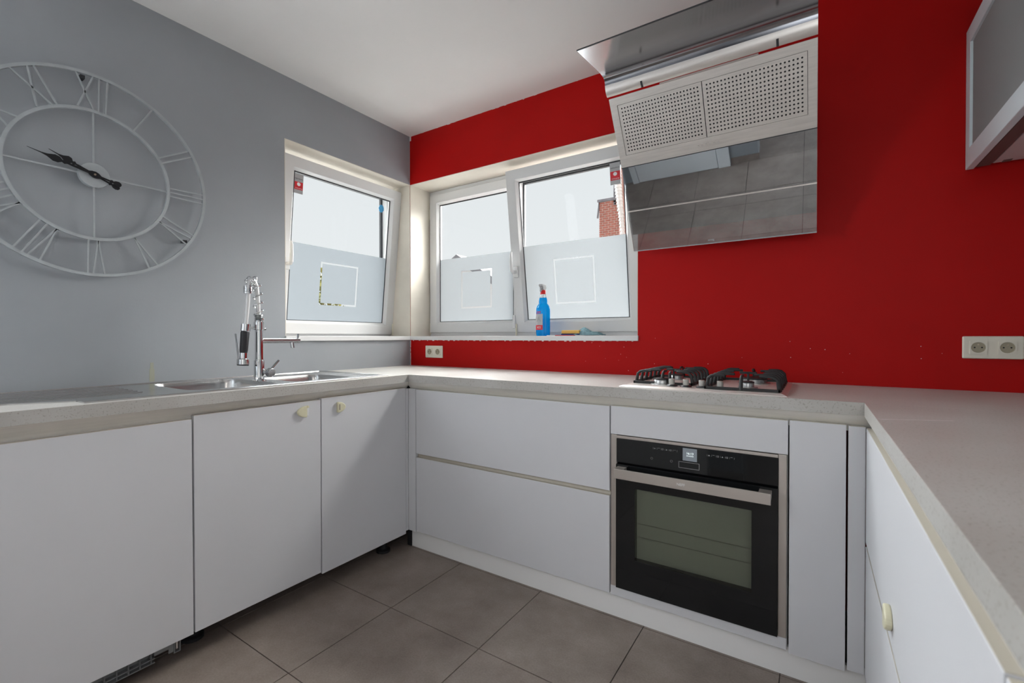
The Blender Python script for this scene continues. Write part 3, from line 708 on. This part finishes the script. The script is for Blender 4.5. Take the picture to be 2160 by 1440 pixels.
hp_.add(vs, fs); hp_.build('hob_plate', 'brushed', hob)
def burner(x, y, r):
    o = MB().lathe([(r+.012, 0), (r+.012, .003), (r, .004), (r, .016), (r*.96, .018)], x, y, ZH, 28).build('burner', 'burner_alu', hob, smooth=True)
    MB().lathe([(r*1.02, 0), (r*1.02, .004), (r*.7, .007), (.001, .0075)], x, y, ZH+.018, 28).build('burner_cap', 'iron', o, smooth=True)
burner(1.868, -.43, .034); burner(1.868, -.19, .028); burner(2.175, -.40, .022); burner(2.175, -.19, .048)
for x in (1.923, 1.975, 2.032, 2.095):
    k_ = MB().lathe([(.021, 0), (.021, .003), (.015, .006), (.013, .007)], x, -.495, ZH, 20).build('knob_base', 'rubber', hob, smooth=True)
    MB().lathe([(.011, 0), (.011, .019), (.009, .021)], x, -.495, ZH+.007, 18).build('knob', 'knob_gray', k_, smooth=True)
def grate(x0, x1, y0, y1):
    g = MB(); zt = ZH+.050; w = .008
    g.box(x0, x1, y0, y0+w, ZH, ZH+.010); g.box(x0, x1, y1-w, y1, ZH, ZH+.010); g.box(x0, x0+w, y0, y1, ZH, ZH+.010); g.box(x1-w, x1, y0, y1, ZH, ZH+.010)
    ym = (y0+y1)/2
    def arm(px, py, dx, dy, L):
        q = (px+dx*L, py+dy*L)
        g.tube([(px, py, ZH), (px+dx*.006, py+dy*.006, zt-.012), (px+dx*.016, py+dy*.016, zt-.003), (px+dx*.03, py+dy*.03, zt), (q[0], q[1], zt)], [.0075, .0062, .0058, .0056, .005], 8)
    for k in range(6):
        y = y0+.028+k*(y1-y0-.056)/5; L = .085 if k in (1, 4) else .062
        arm(x0+w/2, y, 1, 0, L); arm(x1-w/2, y, -1, 0, L)
    for x in ((x0+x1)/2,): arm(x, y0+w/2, 0, 1, .06); arm(x, y1-w/2, 0, -1, .06)
    g.box((x0+x1)/2-.03, (x0+x1)/2+.03, ym-.004, ym+.004, zt-.006, zt+.003); g.box((x0+x1)/2-.004, (x0+x1)/2+.004, ym-.004, ym+.004, ZH, zt)
    g.build('grate', 'iron', hob, .0012, smooth=True)
grate(1.758, 1.990, -.455, -.085)
grate(2.045, 2.288, -.525, -.085)
MB().tube([(1.905, -.455, ZH+.0), (1.905, -.455, ZH+.046), (1.905, -.44, ZH+.05)], [.008, .006, .005], 8).build('grate_prong', 'iron', hob, smooth=True)

# ------------------------------------------------------------------ cooker hood
L0, L1 = 1.638, 2.388
hd = thing('cooker_hood', (2.01, -.2, 1.541), 'slanted steel and dark glass cooker hood on the red wall', 'cooker hood')
def sheet(prof, x0, x1, th):
    mb = MB(); n = len(prof); P = [Vector((0, p[0], p[1])) for p in prof]; vs = []; off = []
    for i in range(n):
        t = (P[min(i+1, n-1)]-P[max(i-1, 0)]).normalized(); nn = Vector((0, -t.z, t.y)); off.append(nn)
    for x in (x0, x1):
        for i in range(n): vs.append((x, P[i].y, P[i].z))
        for i in range(n): q = P[i]+off[i]*th; vs.append((x, q.y, q.z))
    fs = []
    for i in range(n-1):
        fs += [(i, i+1, 2*n+i+1, 2*n+i), (n+i, 3*n+i, 3*n+i+1, n+i+1), (i, n+i, n+i+1, i+1), (2*n+i, 2*n+i+1, 3*n+i+1, 3*n+i)]
    fs += [(0, 2*n, 3*n, n), (n-1, 2*n-1, 4*n-1, 3*n-1)]
    return mb.add(vs, fs)
prof = [(-.745, 2.185), (-.68, 2.192), (-.60, 2.2005), (-.54, 2.207), (-.505, 2.2085), (-.487, 2.2065), (-.476, 2.2005), (-.4705, 2.190), (-.469, 2.180), (-.467, 2.170), (-.463, 2.160), (-.456, 2.150), (-.4475, 2.1435), (-.443, 2.1415)]
vz = sheet(prof[:9], L0, L1, .002).build('visor', 'hood_sheet_dim', hd, smooth=True)
sheet(prof[8:], L0, L1, .002).build('rolled_edge', 'roll_steel_bright', hd, smooth=True)
MB().box(L0, L1, -.7462, -.7442, 2.1838, 2.1885).build('visor_edge', 'gasket', vz)
for x in (1.79, 2.27): MB().bar((x, -.4625, 2.158), (x, -.4445, 2.1405), .008, .003, up=(0, 1, 1)).build('visor_notch', 'gasket', vz)
fy0, fz0, fy1, fz1 = -.426, 2.141, -.268, 1.895
# frame local system: x, s along slope (down), n outward to the room
S0 = Vector((0, fy0, fz0)); Sd = Vector((0, fy1-fy0, fz1-fz0)).normalized(); Sn = Vector((0, Sd.z, -Sd.y))  # towards the room
FM = Matrix.Identity(4)
for i in range(3): FM[i][0] = (1, 0, 0)[i]; FM[i][1] = -Sn[i]; FM[i][2] = -Sd[i]
FM.translation = S0        # local (x, y into body, z up the slope; s = -z)
fr = MB(FM)
fr.frame((L0, L1, -.2924, 0), (1.669, 2.359, -.242, -.0315), 0, .010)
frm = fr.build('filter_frame', 'brushed', hd, .001)
def filt(x0, x1):
    nx, nz = 25, 13; z0, z1 = -.241, -.0325; mx_, mz = .009, .009
    cw = (x1-x0-2*mx_)/nx; chh = (z1-z0-2*mz)/nz; r = .0034; mb = MB(FM)
    mb.frame((x0, x1, z0, z1), (x0+mx_, x1-mx_, z0+mz, z1-mz), .002, .004)
    for i in range(nx):
        for j in range(nz):
            a0 = x0+mx_+i*cw; b0 = z0+mz+j*chh; cx_, cz_ = a0+cw/2, b0+chh/2
            sq_ = [(a0+cw, cz_), (a0+cw, b0+chh), (cx_, b0+chh), (a0, b0+chh), (a0, cz_), (a0, b0), (cx_, b0), (a0+cw, b0)]
            ci = [(cx_+r*math.cos(k*PI/4), cz_+r*math.sin(k*PI/4)) for k in range(8)]
            vs = [(p, .002, q) for p, q in sq_] + [(p, .002, q) for p, q in ci]
            mb.add(vs, [(k, (k+1) % 8, 8+(k+1) % 8, 8+k) for k in range(8)])
    o = mb.build('grease_filter', 'brushed', hd)
    return o
filt(1.6705, 2.0085); filt(2.0115, 2.3575)
MB(FM).box(1.662, 2.366, .008, .0095, -.248, -.026).build('filter_backing', 'black', hd)
kn = MB()
for k in range(6):
    x = 1.974+k*.0152; c0 = FM @ Vector((x, 0, -.268)); c1 = FM @ Vector((x, -.007, -.268))
    MB().tube([c0, c1], .0042, 14).build('button', 'steel', hd, smooth=True)
# body behind (dark wedge) down to the lower edge
ins = .012
bd = MB().prism([(-.426+.011, 2.134), (-.268+.014, 1.890), (-.178+.014, 1.715), (-.130+.010, 1.6165), (-.02, 1.665), (-.02, 2.03), (-.05, 2.10)], 'x', L0+.002, L1-.002)
bd.build('housing', 'gasket', hd)
box('duct_cover', (1.83, 2.20, -.34, -.001, 2.134, 2.195), 'steel', hd)
gl1 = MB().prism([(-.268, 1.892), (-.178, 1.717), (-.173, 1.7195), (-.263, 1.8945)], 'x', L0, L1).build('glass_panel', 'hood_glass', hd)
gl2 = MB().prism([(-.178, 1.713), (-.094, 1.541), (-.0905, 1.5427), (-.1745, 1.7147)], 'x', L0, L1).build('glass_panel', 'hood_glass', hd)
MB().prism([(-.1785, 1.7185), (-.1775, 1.7125), (-.170, 1.715), (-.171, 1.7205)], 'x', L0, L1).build('joint_strip', 'oven_trim', hd)
MB().prism([(-.0945, 1.5425), (-.0935, 1.5395), (-.089, 1.541), (-.090, 1.5440)], 'x', L0, L1).build('glass_edge', mat('edge_glass', (.62, .62, .64), .2), hd)
MB().prism([(-.268, 1.8955), (-.2675, 1.8915), (-.262, 1.893), (-.2625, 1.8965)], 'x', L0, L1).build('dark_joint', 'gasket', hd)
def on2(x, z):   # point on lower glass
    t = (z-1.541)/(1.713-1.541); return Vector((x, -.094-.084*t-.0008, z))
sl2 = (Vector((0, -.178, 1.713))-Vector((0, -.094, 1.541))).normalized()
lg = facing(on2(1.993, 1.5555), (1, 0, 0), sl2); text('logo', 'smeg', .013, lg, 'sticker_silver', gl2)

# ------------------------------------------------------------------ wall cabinet (right)
CX, CZ0, CZ1 = 2.839, 1.727, 2.225
wc = thing('wall_cabinet', (3.0, -.6, CZ0), 'wall cabinet with frosted glass door in a pale metal frame', 'wall cabinet')
b_ = MB(); b_.box(CX+.024, 3.19, -.95, -.002, CZ0+.012, CZ0+.026); b_.box(CX+.024, 3.19, -.95, -.002, CZ1-.02, CZ1-.002); b_.box(CX+.024, 3.19, -.018, -.002, CZ0+.026, CZ1-.02); b_.box(CX+.024, 3.19, -.95, -.934, CZ0+.026, CZ1-.02)
b_.build('cabinet_body', 'cab_body', wc)
MB().box(CX+.024, CX+.06, -.95, -.02, CZ0+.001, CZ0+.012).build('grip_strip', 'cab_brown', wc)
MB().box(CX+.065, 3.185, -.95, -.03, CZ0+.003, CZ0+.012).build('bottom_panel', 'cab_body', wc, .001)
for x in (2.925, 3.01): MB().box(x, x+.022, -.055, -.03, CZ0+.0015, CZ0+.0035).build('hanging_slot', 'cab_brown', wc)
YF = Matrix.Translation((CX, 0, 0)) @ Matrix.Rotation(-PI/2, 4, 'Z')   # local x -> -y ; local y -> +x
df = MB(YF).frame((.002, .95, CZ0, CZ1), (.052, .90, CZ0+.066, CZ1-.058), 0, .022).build('door_frame', 'cab_alu', wc, .0015)
MB(YF).box(.048, .904, .008, .012, CZ0+.06, CZ1-.052).build('frosted_pane', 'cab_frost', wc)

# ------------------------------------------------------------------ sockets
def socket(x0, x1, z0, z1, label):
    s = thing('wall_socket', ((x0+x1)/2, 0, z0), label, 'socket', 'double wall sockets')
    o = MB().box(x0, x1, -.009, 0, z0, z1).build('faceplate', 'socket', s, .006, seg=3)
    cz_ = (z0+z1)/2; w = x1-x0
    for f in (.265, .735):
        cx_ = x0+w*f; q = .0225
        ins_ = MB(); n = 24; rr = .0195
        # square insert with a round recess
        vs = []; fs = []
        ci = [(cx_+rr*math.cos(2*PI*k/n), cz_+rr*math.sin(2*PI*k/n)) for k in range(n)]
        sq_ = []
        for k in range(n):
            a_ = 2*PI*k/n; c_, s_ = math.cos(a_), math.sin(a_); m_ = max(abs(c_), abs(s_)); sq_.append((cx_+q*c_/m_, cz_+q*s_/m_))
        vs = [(p, -.0125, z) for p, z in sq_] + [(p, -.0125, z) for p, z in ci] + [(p, -.0085, z) for p, z in ci] + [(p, -.0085, z) for p, z in sq_]
        for k in range(n):
            l = (k+1) % n; fs += [(k, l, n+l, n+k), (n+k, n+l, 2*n+l, 2*n+k), (k, 3*n+k, 3*n+l, l)]
        ins_.add(vs, fs); io = ins_.build('socket_insert', 'socket', s, smooth=False)
        MB().prism([(cx_+rr*.98*math.cos(2*PI*k/n), cz_+rr*.98*math.sin(2*PI*k/n)) for k in range(n)], 'y', -.0096, -.0088).build('socket_well', 'socket_dark', io)
        hh = MB()
        for dx in (-.0095, .0095): hh.prism([(cx_+dx+.0026*math.cos(k*PI/5), cz_+.0026*math.sin(k*PI/5)) for k in range(10)], 'y', -.0100, -.0095)
        hh.build('pin_hole', 'black', io)
        MB().tube([(cx_, -.009, cz_+.010), (cx_, -.0145, cz_+.010)], .0024, 8).build('earth_pin', 'brass', io, smooth=True)
    return s
socket(.151, .307, .981, 1.063, 'cream double socket on the red wall near the corner below the window sill')
socket(2.834, 2.991, 1.041, 1.122, 'cream double socket on the red wall below the glass-fronted wall cabinet')

# ------------------------------------------------------------------ clock
CY, CZ, CR = -1.711, 1.752, .392; cxp = .034
ck = thing('wall_clock', (0, CY, CZ-CR), 'large round open-frame metal wall clock with roman numerals', 'clock')
def ring(r, w, d, name, x):
    n = 96; mb = MB(); vs = []; fs = []
    for k in range(n):
        a_ = 2*PI*k/n; c_, s_ = math.cos(a_), math.sin(a_)
        for (rr, xx) in ((r-w/2, x-d/2), (r+w/2, x-d/2), (r+w/2, x+d/2), (r-w/2, x+d/2)): vs.append((xx, CY+rr*c_, CZ+rr*s_))
    for k in range(n):
        l = (k+1) % n
        for q in range(4): fs.append((k*4+q, k*4+(q+1) % 4, l*4+(q+1) % 4, l*4+q))
    mb.add(vs, fs); return mb.build(name, 'clock_gray', ck, smooth=False)
ring(.387, .011, .013, 'outer_ring', cxp-.002); ring(.2475, .011, .013, 'inner_ring', cxp-.002)
def P(u, r, h, x=cxp):
    th = math.radians(90-30*h); e_r = (math.cos(th), math.sin(th)); e_t = (math.sin(th), -math.cos(th))   # clockwise tangent
    return (x, CY + r*e_r[0] + u*e_t[0], CZ + r*e_r[1] + u*e_t[1])
NUM = ['XII', 'I', 'II', 'III', 'IV', 'V', 'VI', 'VII', 'VIII', 'IX', 'X', 'XI']
ro, ri = .383, .2515
for h, s_ in enumerate(NUM):
    wds = {'I': .026, 'V': .042, 'X': .062}; tot = sum(wds[c_] for c_ in s_)
    if s_ in ('III',): tot = .06; wds = {'I': .020}
    u = -tot/2; strokes = []
    for c_ in s_:
        w = wds[c_]; mid = u+w/2
        if c_ == 'I': strokes.append((mid, mid*.85))
        elif c_ == 'V': strokes += [(mid-w*.42, mid*.85), (mid+w*.42, mid*.85)]
        else: strokes += [(mid-w*.42, mid*.85+w*.38), (mid+w*.42, mid*.85-w*.38)]
        u += w
    nm = MB()
    for (uo, ui) in strokes: nm.bar(P(uo, ro, h), P(ui, ri, h), .0055, .004, up=(1, 0, 0))
    nm.build('numeral', 'clock_gray', ck)
st = MB()
for h in (0, 3, 6, 9): MB().bar(P(0, .045, h, cxp-.003), P(0, .2475, h, cxp-.003), .006, .004, up=(1, 0, 0)).build('strut', 'clock_gray', ck)
MB().prism([(CY+.001+.047*math.cos(k*PI/20), CZ+.047*math.sin(k*PI/20)) for k in range(40)], 'x', .018, cxp+.004).build('hub', 'clock_gray', ck, .001)
for (hh_, rr) in ((11.85, .372), (4.1, .372)):
    p = P(0, rr, hh_, 0); MB().box(0, .03, p[1]-.007, p[1]+.007, p[2]-.006, p[2]+.006).build('wall_bracket', 'gasket', ck)
def hand(tip, tail, x, wide, name):
    a_ = Vector((x, CY+tip[0], CZ+tip[1])); c_ = Vector((x, CY, CZ)); d = (a_-c_); Ln = d.length; d.normalize(); w = Vector((0, -d.z, d.y))
    ra = [(-.085, .0), (-.082, .007), (-.074, .0105), (-.064, .0085), (-.058, .003), (-.052, .007), (-.047, .003), (-.02, .003), (-.01, .010), (0, .0125), (.012, .010), (.02, .004), (Ln*.36, .004), (Ln*.42, .003), (Ln*.46, wide*.55), (Ln*.50, .004), (Ln*.55, wide*.9), (Ln*.62, wide), (Ln*.72, wide*.35), (Ln*.80, .0018), (Ln, .0006)]
    up_ = [c_+d*s+w*r for s, r in ra]; dn = [c_+d*s-w*r for s, r in reversed(ra)]; ol = up_+dn; n = len(ol)
    vs = [tuple(p) for p in ol]+[(p.x+.0015, p.y, p.z) for p in ol]
    k = len(ra); fs = []
    for i in range(k-1):
        fs += [(i, i+1, n-2-i, n-1-i), (n+i, n+n-1-i, n+n-2-i, n+i+1)]
    fs += [(i, i+n, (i+1) % n+n, (i+1) % n) for i in range(n)]
    MB().add(vs, fs).build(name, 'hand_black', ck)
hand((-.185, .047), None, .046, .013, 'minute_hand'); hand((-.128, .058), None, .042, .014, 'hour_hand')
MB().tube([(.044, CY, CZ), (.051, CY, CZ)], .0035, 12).build('hand_pin', 'brass', ck, smooth=True)

# ------------------------------------------------------------------ things on the sill
ZW = 1.127
bt = thing('spray_bottle', (1.032, .07, ZW), 'trigger spray bottle of blue glass cleaner on the window sill', 'bottle')
bx, by = 1.032, .072
sh_prof = [(.040, 0), (.0445, .006), (.0455, .02), (.0455, .148), (.0445, .163), (.037, .181), (.028, .190), (.0265, .194), (.0275, .200), (.0268, .212), (.0235, .226)]
MB().lathe(sh_prof, bx, by, ZW, 32, 1, .62).build('liquid', 'blue_liquid', bt, smooth=True)
MB().lathe([(.022, .0), (.020, .012), (.0175, .020)], bx, by, ZW+.2265, 24, 1, .8).build('neck', 'clear_plastic', bt, smooth=True)
MB().tube([(bx, by, ZW+.227), (bx, by, ZW+.246)], .0025, 8).build('dip_tube', 'white_print', bt, smooth=True)
MB().lathe([(.0165, 0), (.0165, .020), (.0145, .024)], bx, by, ZW+.247, 20).build('cap', 'red_plastic', bt, smooth=True)
tg = MB(); tg.prism([(by-.018, ZW+0.2733), (by+.016, ZW+0.2733), (by+.020, ZW+0.2852), (by+.012, ZW+0.3039), (by-.030, ZW+0.3056), (by-.034, ZW+0.2937), (by-.020, ZW+0.2903)], 'x', bx-.013, bx+.013)
tg.prism([(by-.020, ZW+0.2903), (by-.030, ZW+0.2784), (by-.036, ZW+0.2580), (by-.032, ZW+0.2580), (by-.014, ZW+0.2826)], 'x', bx-.006, bx+.006)
tg.build('trigger_head', 'sticker_silver', bt, .003)
# wrap-around label on the left front of the bottle
def wrap(a0, a1, z0, z1, off, name, mt, par):
    n = 10; vs = []; fs = []
    for k in range(n+1):
        a_ = math.radians(a0+(a1-a0)*k/n)
        for z in (z0, z1):
            for o in (off, off+.0004): vs.append((bx+(.0455+o)*math.cos(a_), by+(.0455*.62+o)*math.sin(a_), ZW+z))
    for k in range(n):
        b0 = k*4; c0 = (k+1)*4; fs += [(b0+1, c0+1, c0+3, b0+3), (b0, b0+2, c0+2, c0), (b0+2, b0+3, c0+3, c0+2), (b0, c0, c0+1, b0+1)]
    return MB().add(vs, fs).build(name, mt, par, smooth=True)
lb = wrap(178, 286, .036, .130, .0004, 'label', 'sticker_silver', bt)
wrap(178, 286, .036, .064, .0009, 'label_band', 'sticker_red', bt)
def lt(txt, ang, z, size, mt):
    a_ = math.radians(ang); p = Vector((bx+(.0455+.0012)*math.cos(a_), by+(.0455*.62+.0015)*math.sin(a_), ZW+z)); nrm = Vector((math.cos(a_)*.62, math.sin(a_), 0)).normalized()
    right = Vector((-nrm.y, nrm.x, 0)); text('label_text', txt, size, facing(p, right, (0, 0, 1)), mt, bt, .0005)
lt('jax', 252, .142, .030, 'sticker_red'); lt('ICE', 256, .050, .018, 'white_print'); lt('A', 252, .098, .042, 'print_gray')
pp = tag(MB().prism([(1.085, .02), (1.30, .035), (1.41, .05), (1.40, .12), (1.25, .125), (1.10, .10)], 'z', ZW, ZW+.004).build('leaflet', 'paper_white', None), 'thin white and red folded leaflet lying under the sponge', 'paper')
MB().prism([(1.14, .019), (1.26, .027), (1.26, .033), (1.14, .025)], 'z', ZW+.0005, ZW+.0046).build('red_edge', 'sticker_red', pp)
sp = thing('sponge', (1.22, .07, ZW+.004), 'yellow sponge with a dark blue scouring side on the sill', 'sponge')
MB().box(1.170, 1.285, .035, .105, ZW+.0055, ZW+.012).build('scourer', 'scourer_blue', sp, .002)
MB().box(1.171, 1.284, .036, .104, ZW+.012, ZW+.032).build('foam', 'sponge_yellow', sp, .005)
# crumpled cloth
def cloth():
    n, m_ = 44, 24; vs = []; fs = []
    for i in range(n+1):
        u = i/n
        for j in range(m_+1):
            v = j/m_
            x = 1.252 + .155*u; y = .030 + .075*v
            env = math.sin(PI*min(1, max(0, v)))**.6*(math.sin(PI*min(1, u*1.02))**.45)
            h = .005 + env*(.020+.006*math.sin(5*u+2*v)+.007*math.sin(15*v+3*u)+.003*math.sin(13*u-9*v)) + .012*math.exp(-((u-.28)/.16)**2)*env
            if u > .62: h *= .85
            vs.append((x+.006*math.sin(9*v+4*u), y+.008*math.sin(8*u), ZW+.0045+max(h, .0015)))
    for i in range(n):
        for j in range(m_): a_ = i*(m_+1)+j; fs.append((a_, a_+1, a_+m_+2, a_+m_+1))
    k = len(vs); vs += [(p[0], p[1], ZW+.0042) for p in vs[:k]]
    fs += [tuple(reversed([q+k for q in f])) for f in fs[:]]
    bd_ = [i*(m_+1) for i in range(n+1)] + [n*(m_+1)+j for j in range(1, m_+1)] + [i*(m_+1)+m_ for i in range(n-1, -1, -1)] + [j for j in range(m_-1, 0, -1)]
    for a_, b2_ in zip(bd_, bd_[1:]+bd_[:1]): fs.append((a_, b2_, b2_+k, a_+k))
    return MB().add(vs, fs).build('cleaning_cloth', 'cloth_teal', None, smooth=True)
tag(cloth(), 'crumpled teal cleaning cloth beside the sponge on the sill', 'cloth')

# ================================================================== OUTSIDE
ground = box('ground', (-40, 40, .31, 60, -3.2, -3.0), 'pavement', kind='structure')
MB().box(-40, -.31, -20, .31, -3.2, -3.0).build('ground_side', 'pavement', kind='structure')
# brick chimney stack
cs = thing('chimney_stack', (-.9, 6.2, -3), 'red brick chimney stack outside the right hand window', 'chimney')
cw_ = (-1.085, -.70, 6.0, 6.6)
box('masonry', (cw_[0]-.0, cw_[1], cw_[2]+.012, cw_[3], -3, 3.72), 'mortar', cs)
bk = MB(); bh, bl, jt = .0295, .105, .013
z = 2.3; row = 0
while z < 3.70:
    x = cw_[0] + (0 if row % 2 == 0 else -bl/2)
    while x < cw_[1]:
        a_ = max(x, cw_[0]); b2_ = min(x+bl, cw_[1])
        if b2_-a_ > .02: bk.box(a_+.002, b2_-.004, cw_[2], cw_[2]+.02, z, z+bh)
        x += bl+jt
    z += bh+jt; row += 1
bk.build('brickwork', 'brick', cs, kind='stuff')
MB().box(cw_[0]-.03, cw_[1]+.002, cw_[2]-.03, cw_[3]+.03, 3.70, 3.745).build('cap_slab', 'slate', cs)
MB().prism([(cw_[0]-.005, 3.72), (cw_[0]-.045, 3.40), (cw_[0]-.02, 3.40), (cw_[0]-.0, 3.60)], 'y', 5.98, 6.02).build('lead_flashing', 'slate', cs)
# pink rendered gable behind with tiled verge
ph = thing('gabled_house', (.5, 7.5, -3), 'pink rendered house gable with scalloped white verge tiles', 'building')
box('gable_wall', (-.695, 1.5, 6.0, 9.0, -3, 3.2), 'pink_render', ph)
MB().prism([(-.695, 3.2), (-.695, 3.75), (-.78, 3.75), (-.78, 4.3), (1.5, 4.3), (1.5, 3.2)], 'y', 6.05, 9.0).build('upper_wall', 'pink_render', ph)
MB().box(-.80, -.755, 6.0, 6.1, 3.60, 4.35).build('downpipe', 'slate', ph)
for k in range(20):
    z = 3.02+k*.062; xo = -.597-.0052*k*1.0 - (.0035*k if k > 6 else 0)*.2
    MB().tube([(xo-.0, 5.93, z), (xo+.0, 5.93, z+.075)], [.046+.0018*k, .030+.0018*k], 12).build('verge_tile', 'white_tile', ph, smooth=True)
# distant slate-roofed gable seen low in the left pane
hs = thing('distant_house', (-4.6, 6.5, -3), 'distant white gable with dark slate verges seen through the left pane', 'building')
pk = (-4.66, 3.06)
def dh(w, drop): return [(pk[0]-w, pk[1]-drop), (pk[0], pk[1]), (pk[0]+w, pk[1]-drop)]
MB().prism([(pk[0]-1.45, -3), (pk[0]-1.45, 2.15), (pk[0], 2.9), (pk[0]+1.2, 2.28), (pk[0]+1.2, -3)], 'y', 6.1, 8).build('gable_wall', 'white_wall', hs)
MB().prism([(pk[0], pk[1]), (pk[0]-1.6, pk[1]-.92), (pk[0]-1.6, pk[1]-1.10), (pk[0], pk[1]-.17), (pk[0]+1.4, pk[1]-.98), (pk[0]+1.4, pk[1]-.80)], 'y', 6.0, 8.1).build('slate_roof', 'slate', hs)
# tree outside the grey wall's window
tr = thing('garden_tree', (-5.6, 2.9, -3), 'leafy green and yellow tree behind the frosted film of the grey wall window', 'tree')
MB().tube([(-5.6, 2.9, -3), (-5.55, 2.85, -1), (-5.6, 2.8, 1.6)], [.12, .09, .04], 8).build('trunk', 'bark', tr, smooth=True)
lf = MB()
for k in range(1500):
    th = random.uniform(0, 2*PI); ph_ = math.acos(random.uniform(-1, 1)); rr = random.uniform(.35, 1)**.5
    c_ = Vector((-5.6+.75*rr*math.sin(ph_)*math.cos(th), 2.78+.66*rr*math.sin(ph_)*math.sin(th), 1.55+.95*rr*math.cos(ph_)))
    d = Vector((random.gauss(0, 1), random.gauss(0, 1), random.gauss(0, 1))).normalized(); w = d.orthogonal().normalized()
    s_ = random.uniform(.035, .07); lf.add([c_-d*s_, c_+w*s_*.5, c_+d*s_, c_-w*s_*.5], [(0, 1, 2, 3)])
lf.build('foliage', 'leaf', tr, kind='stuff', recalc=False)
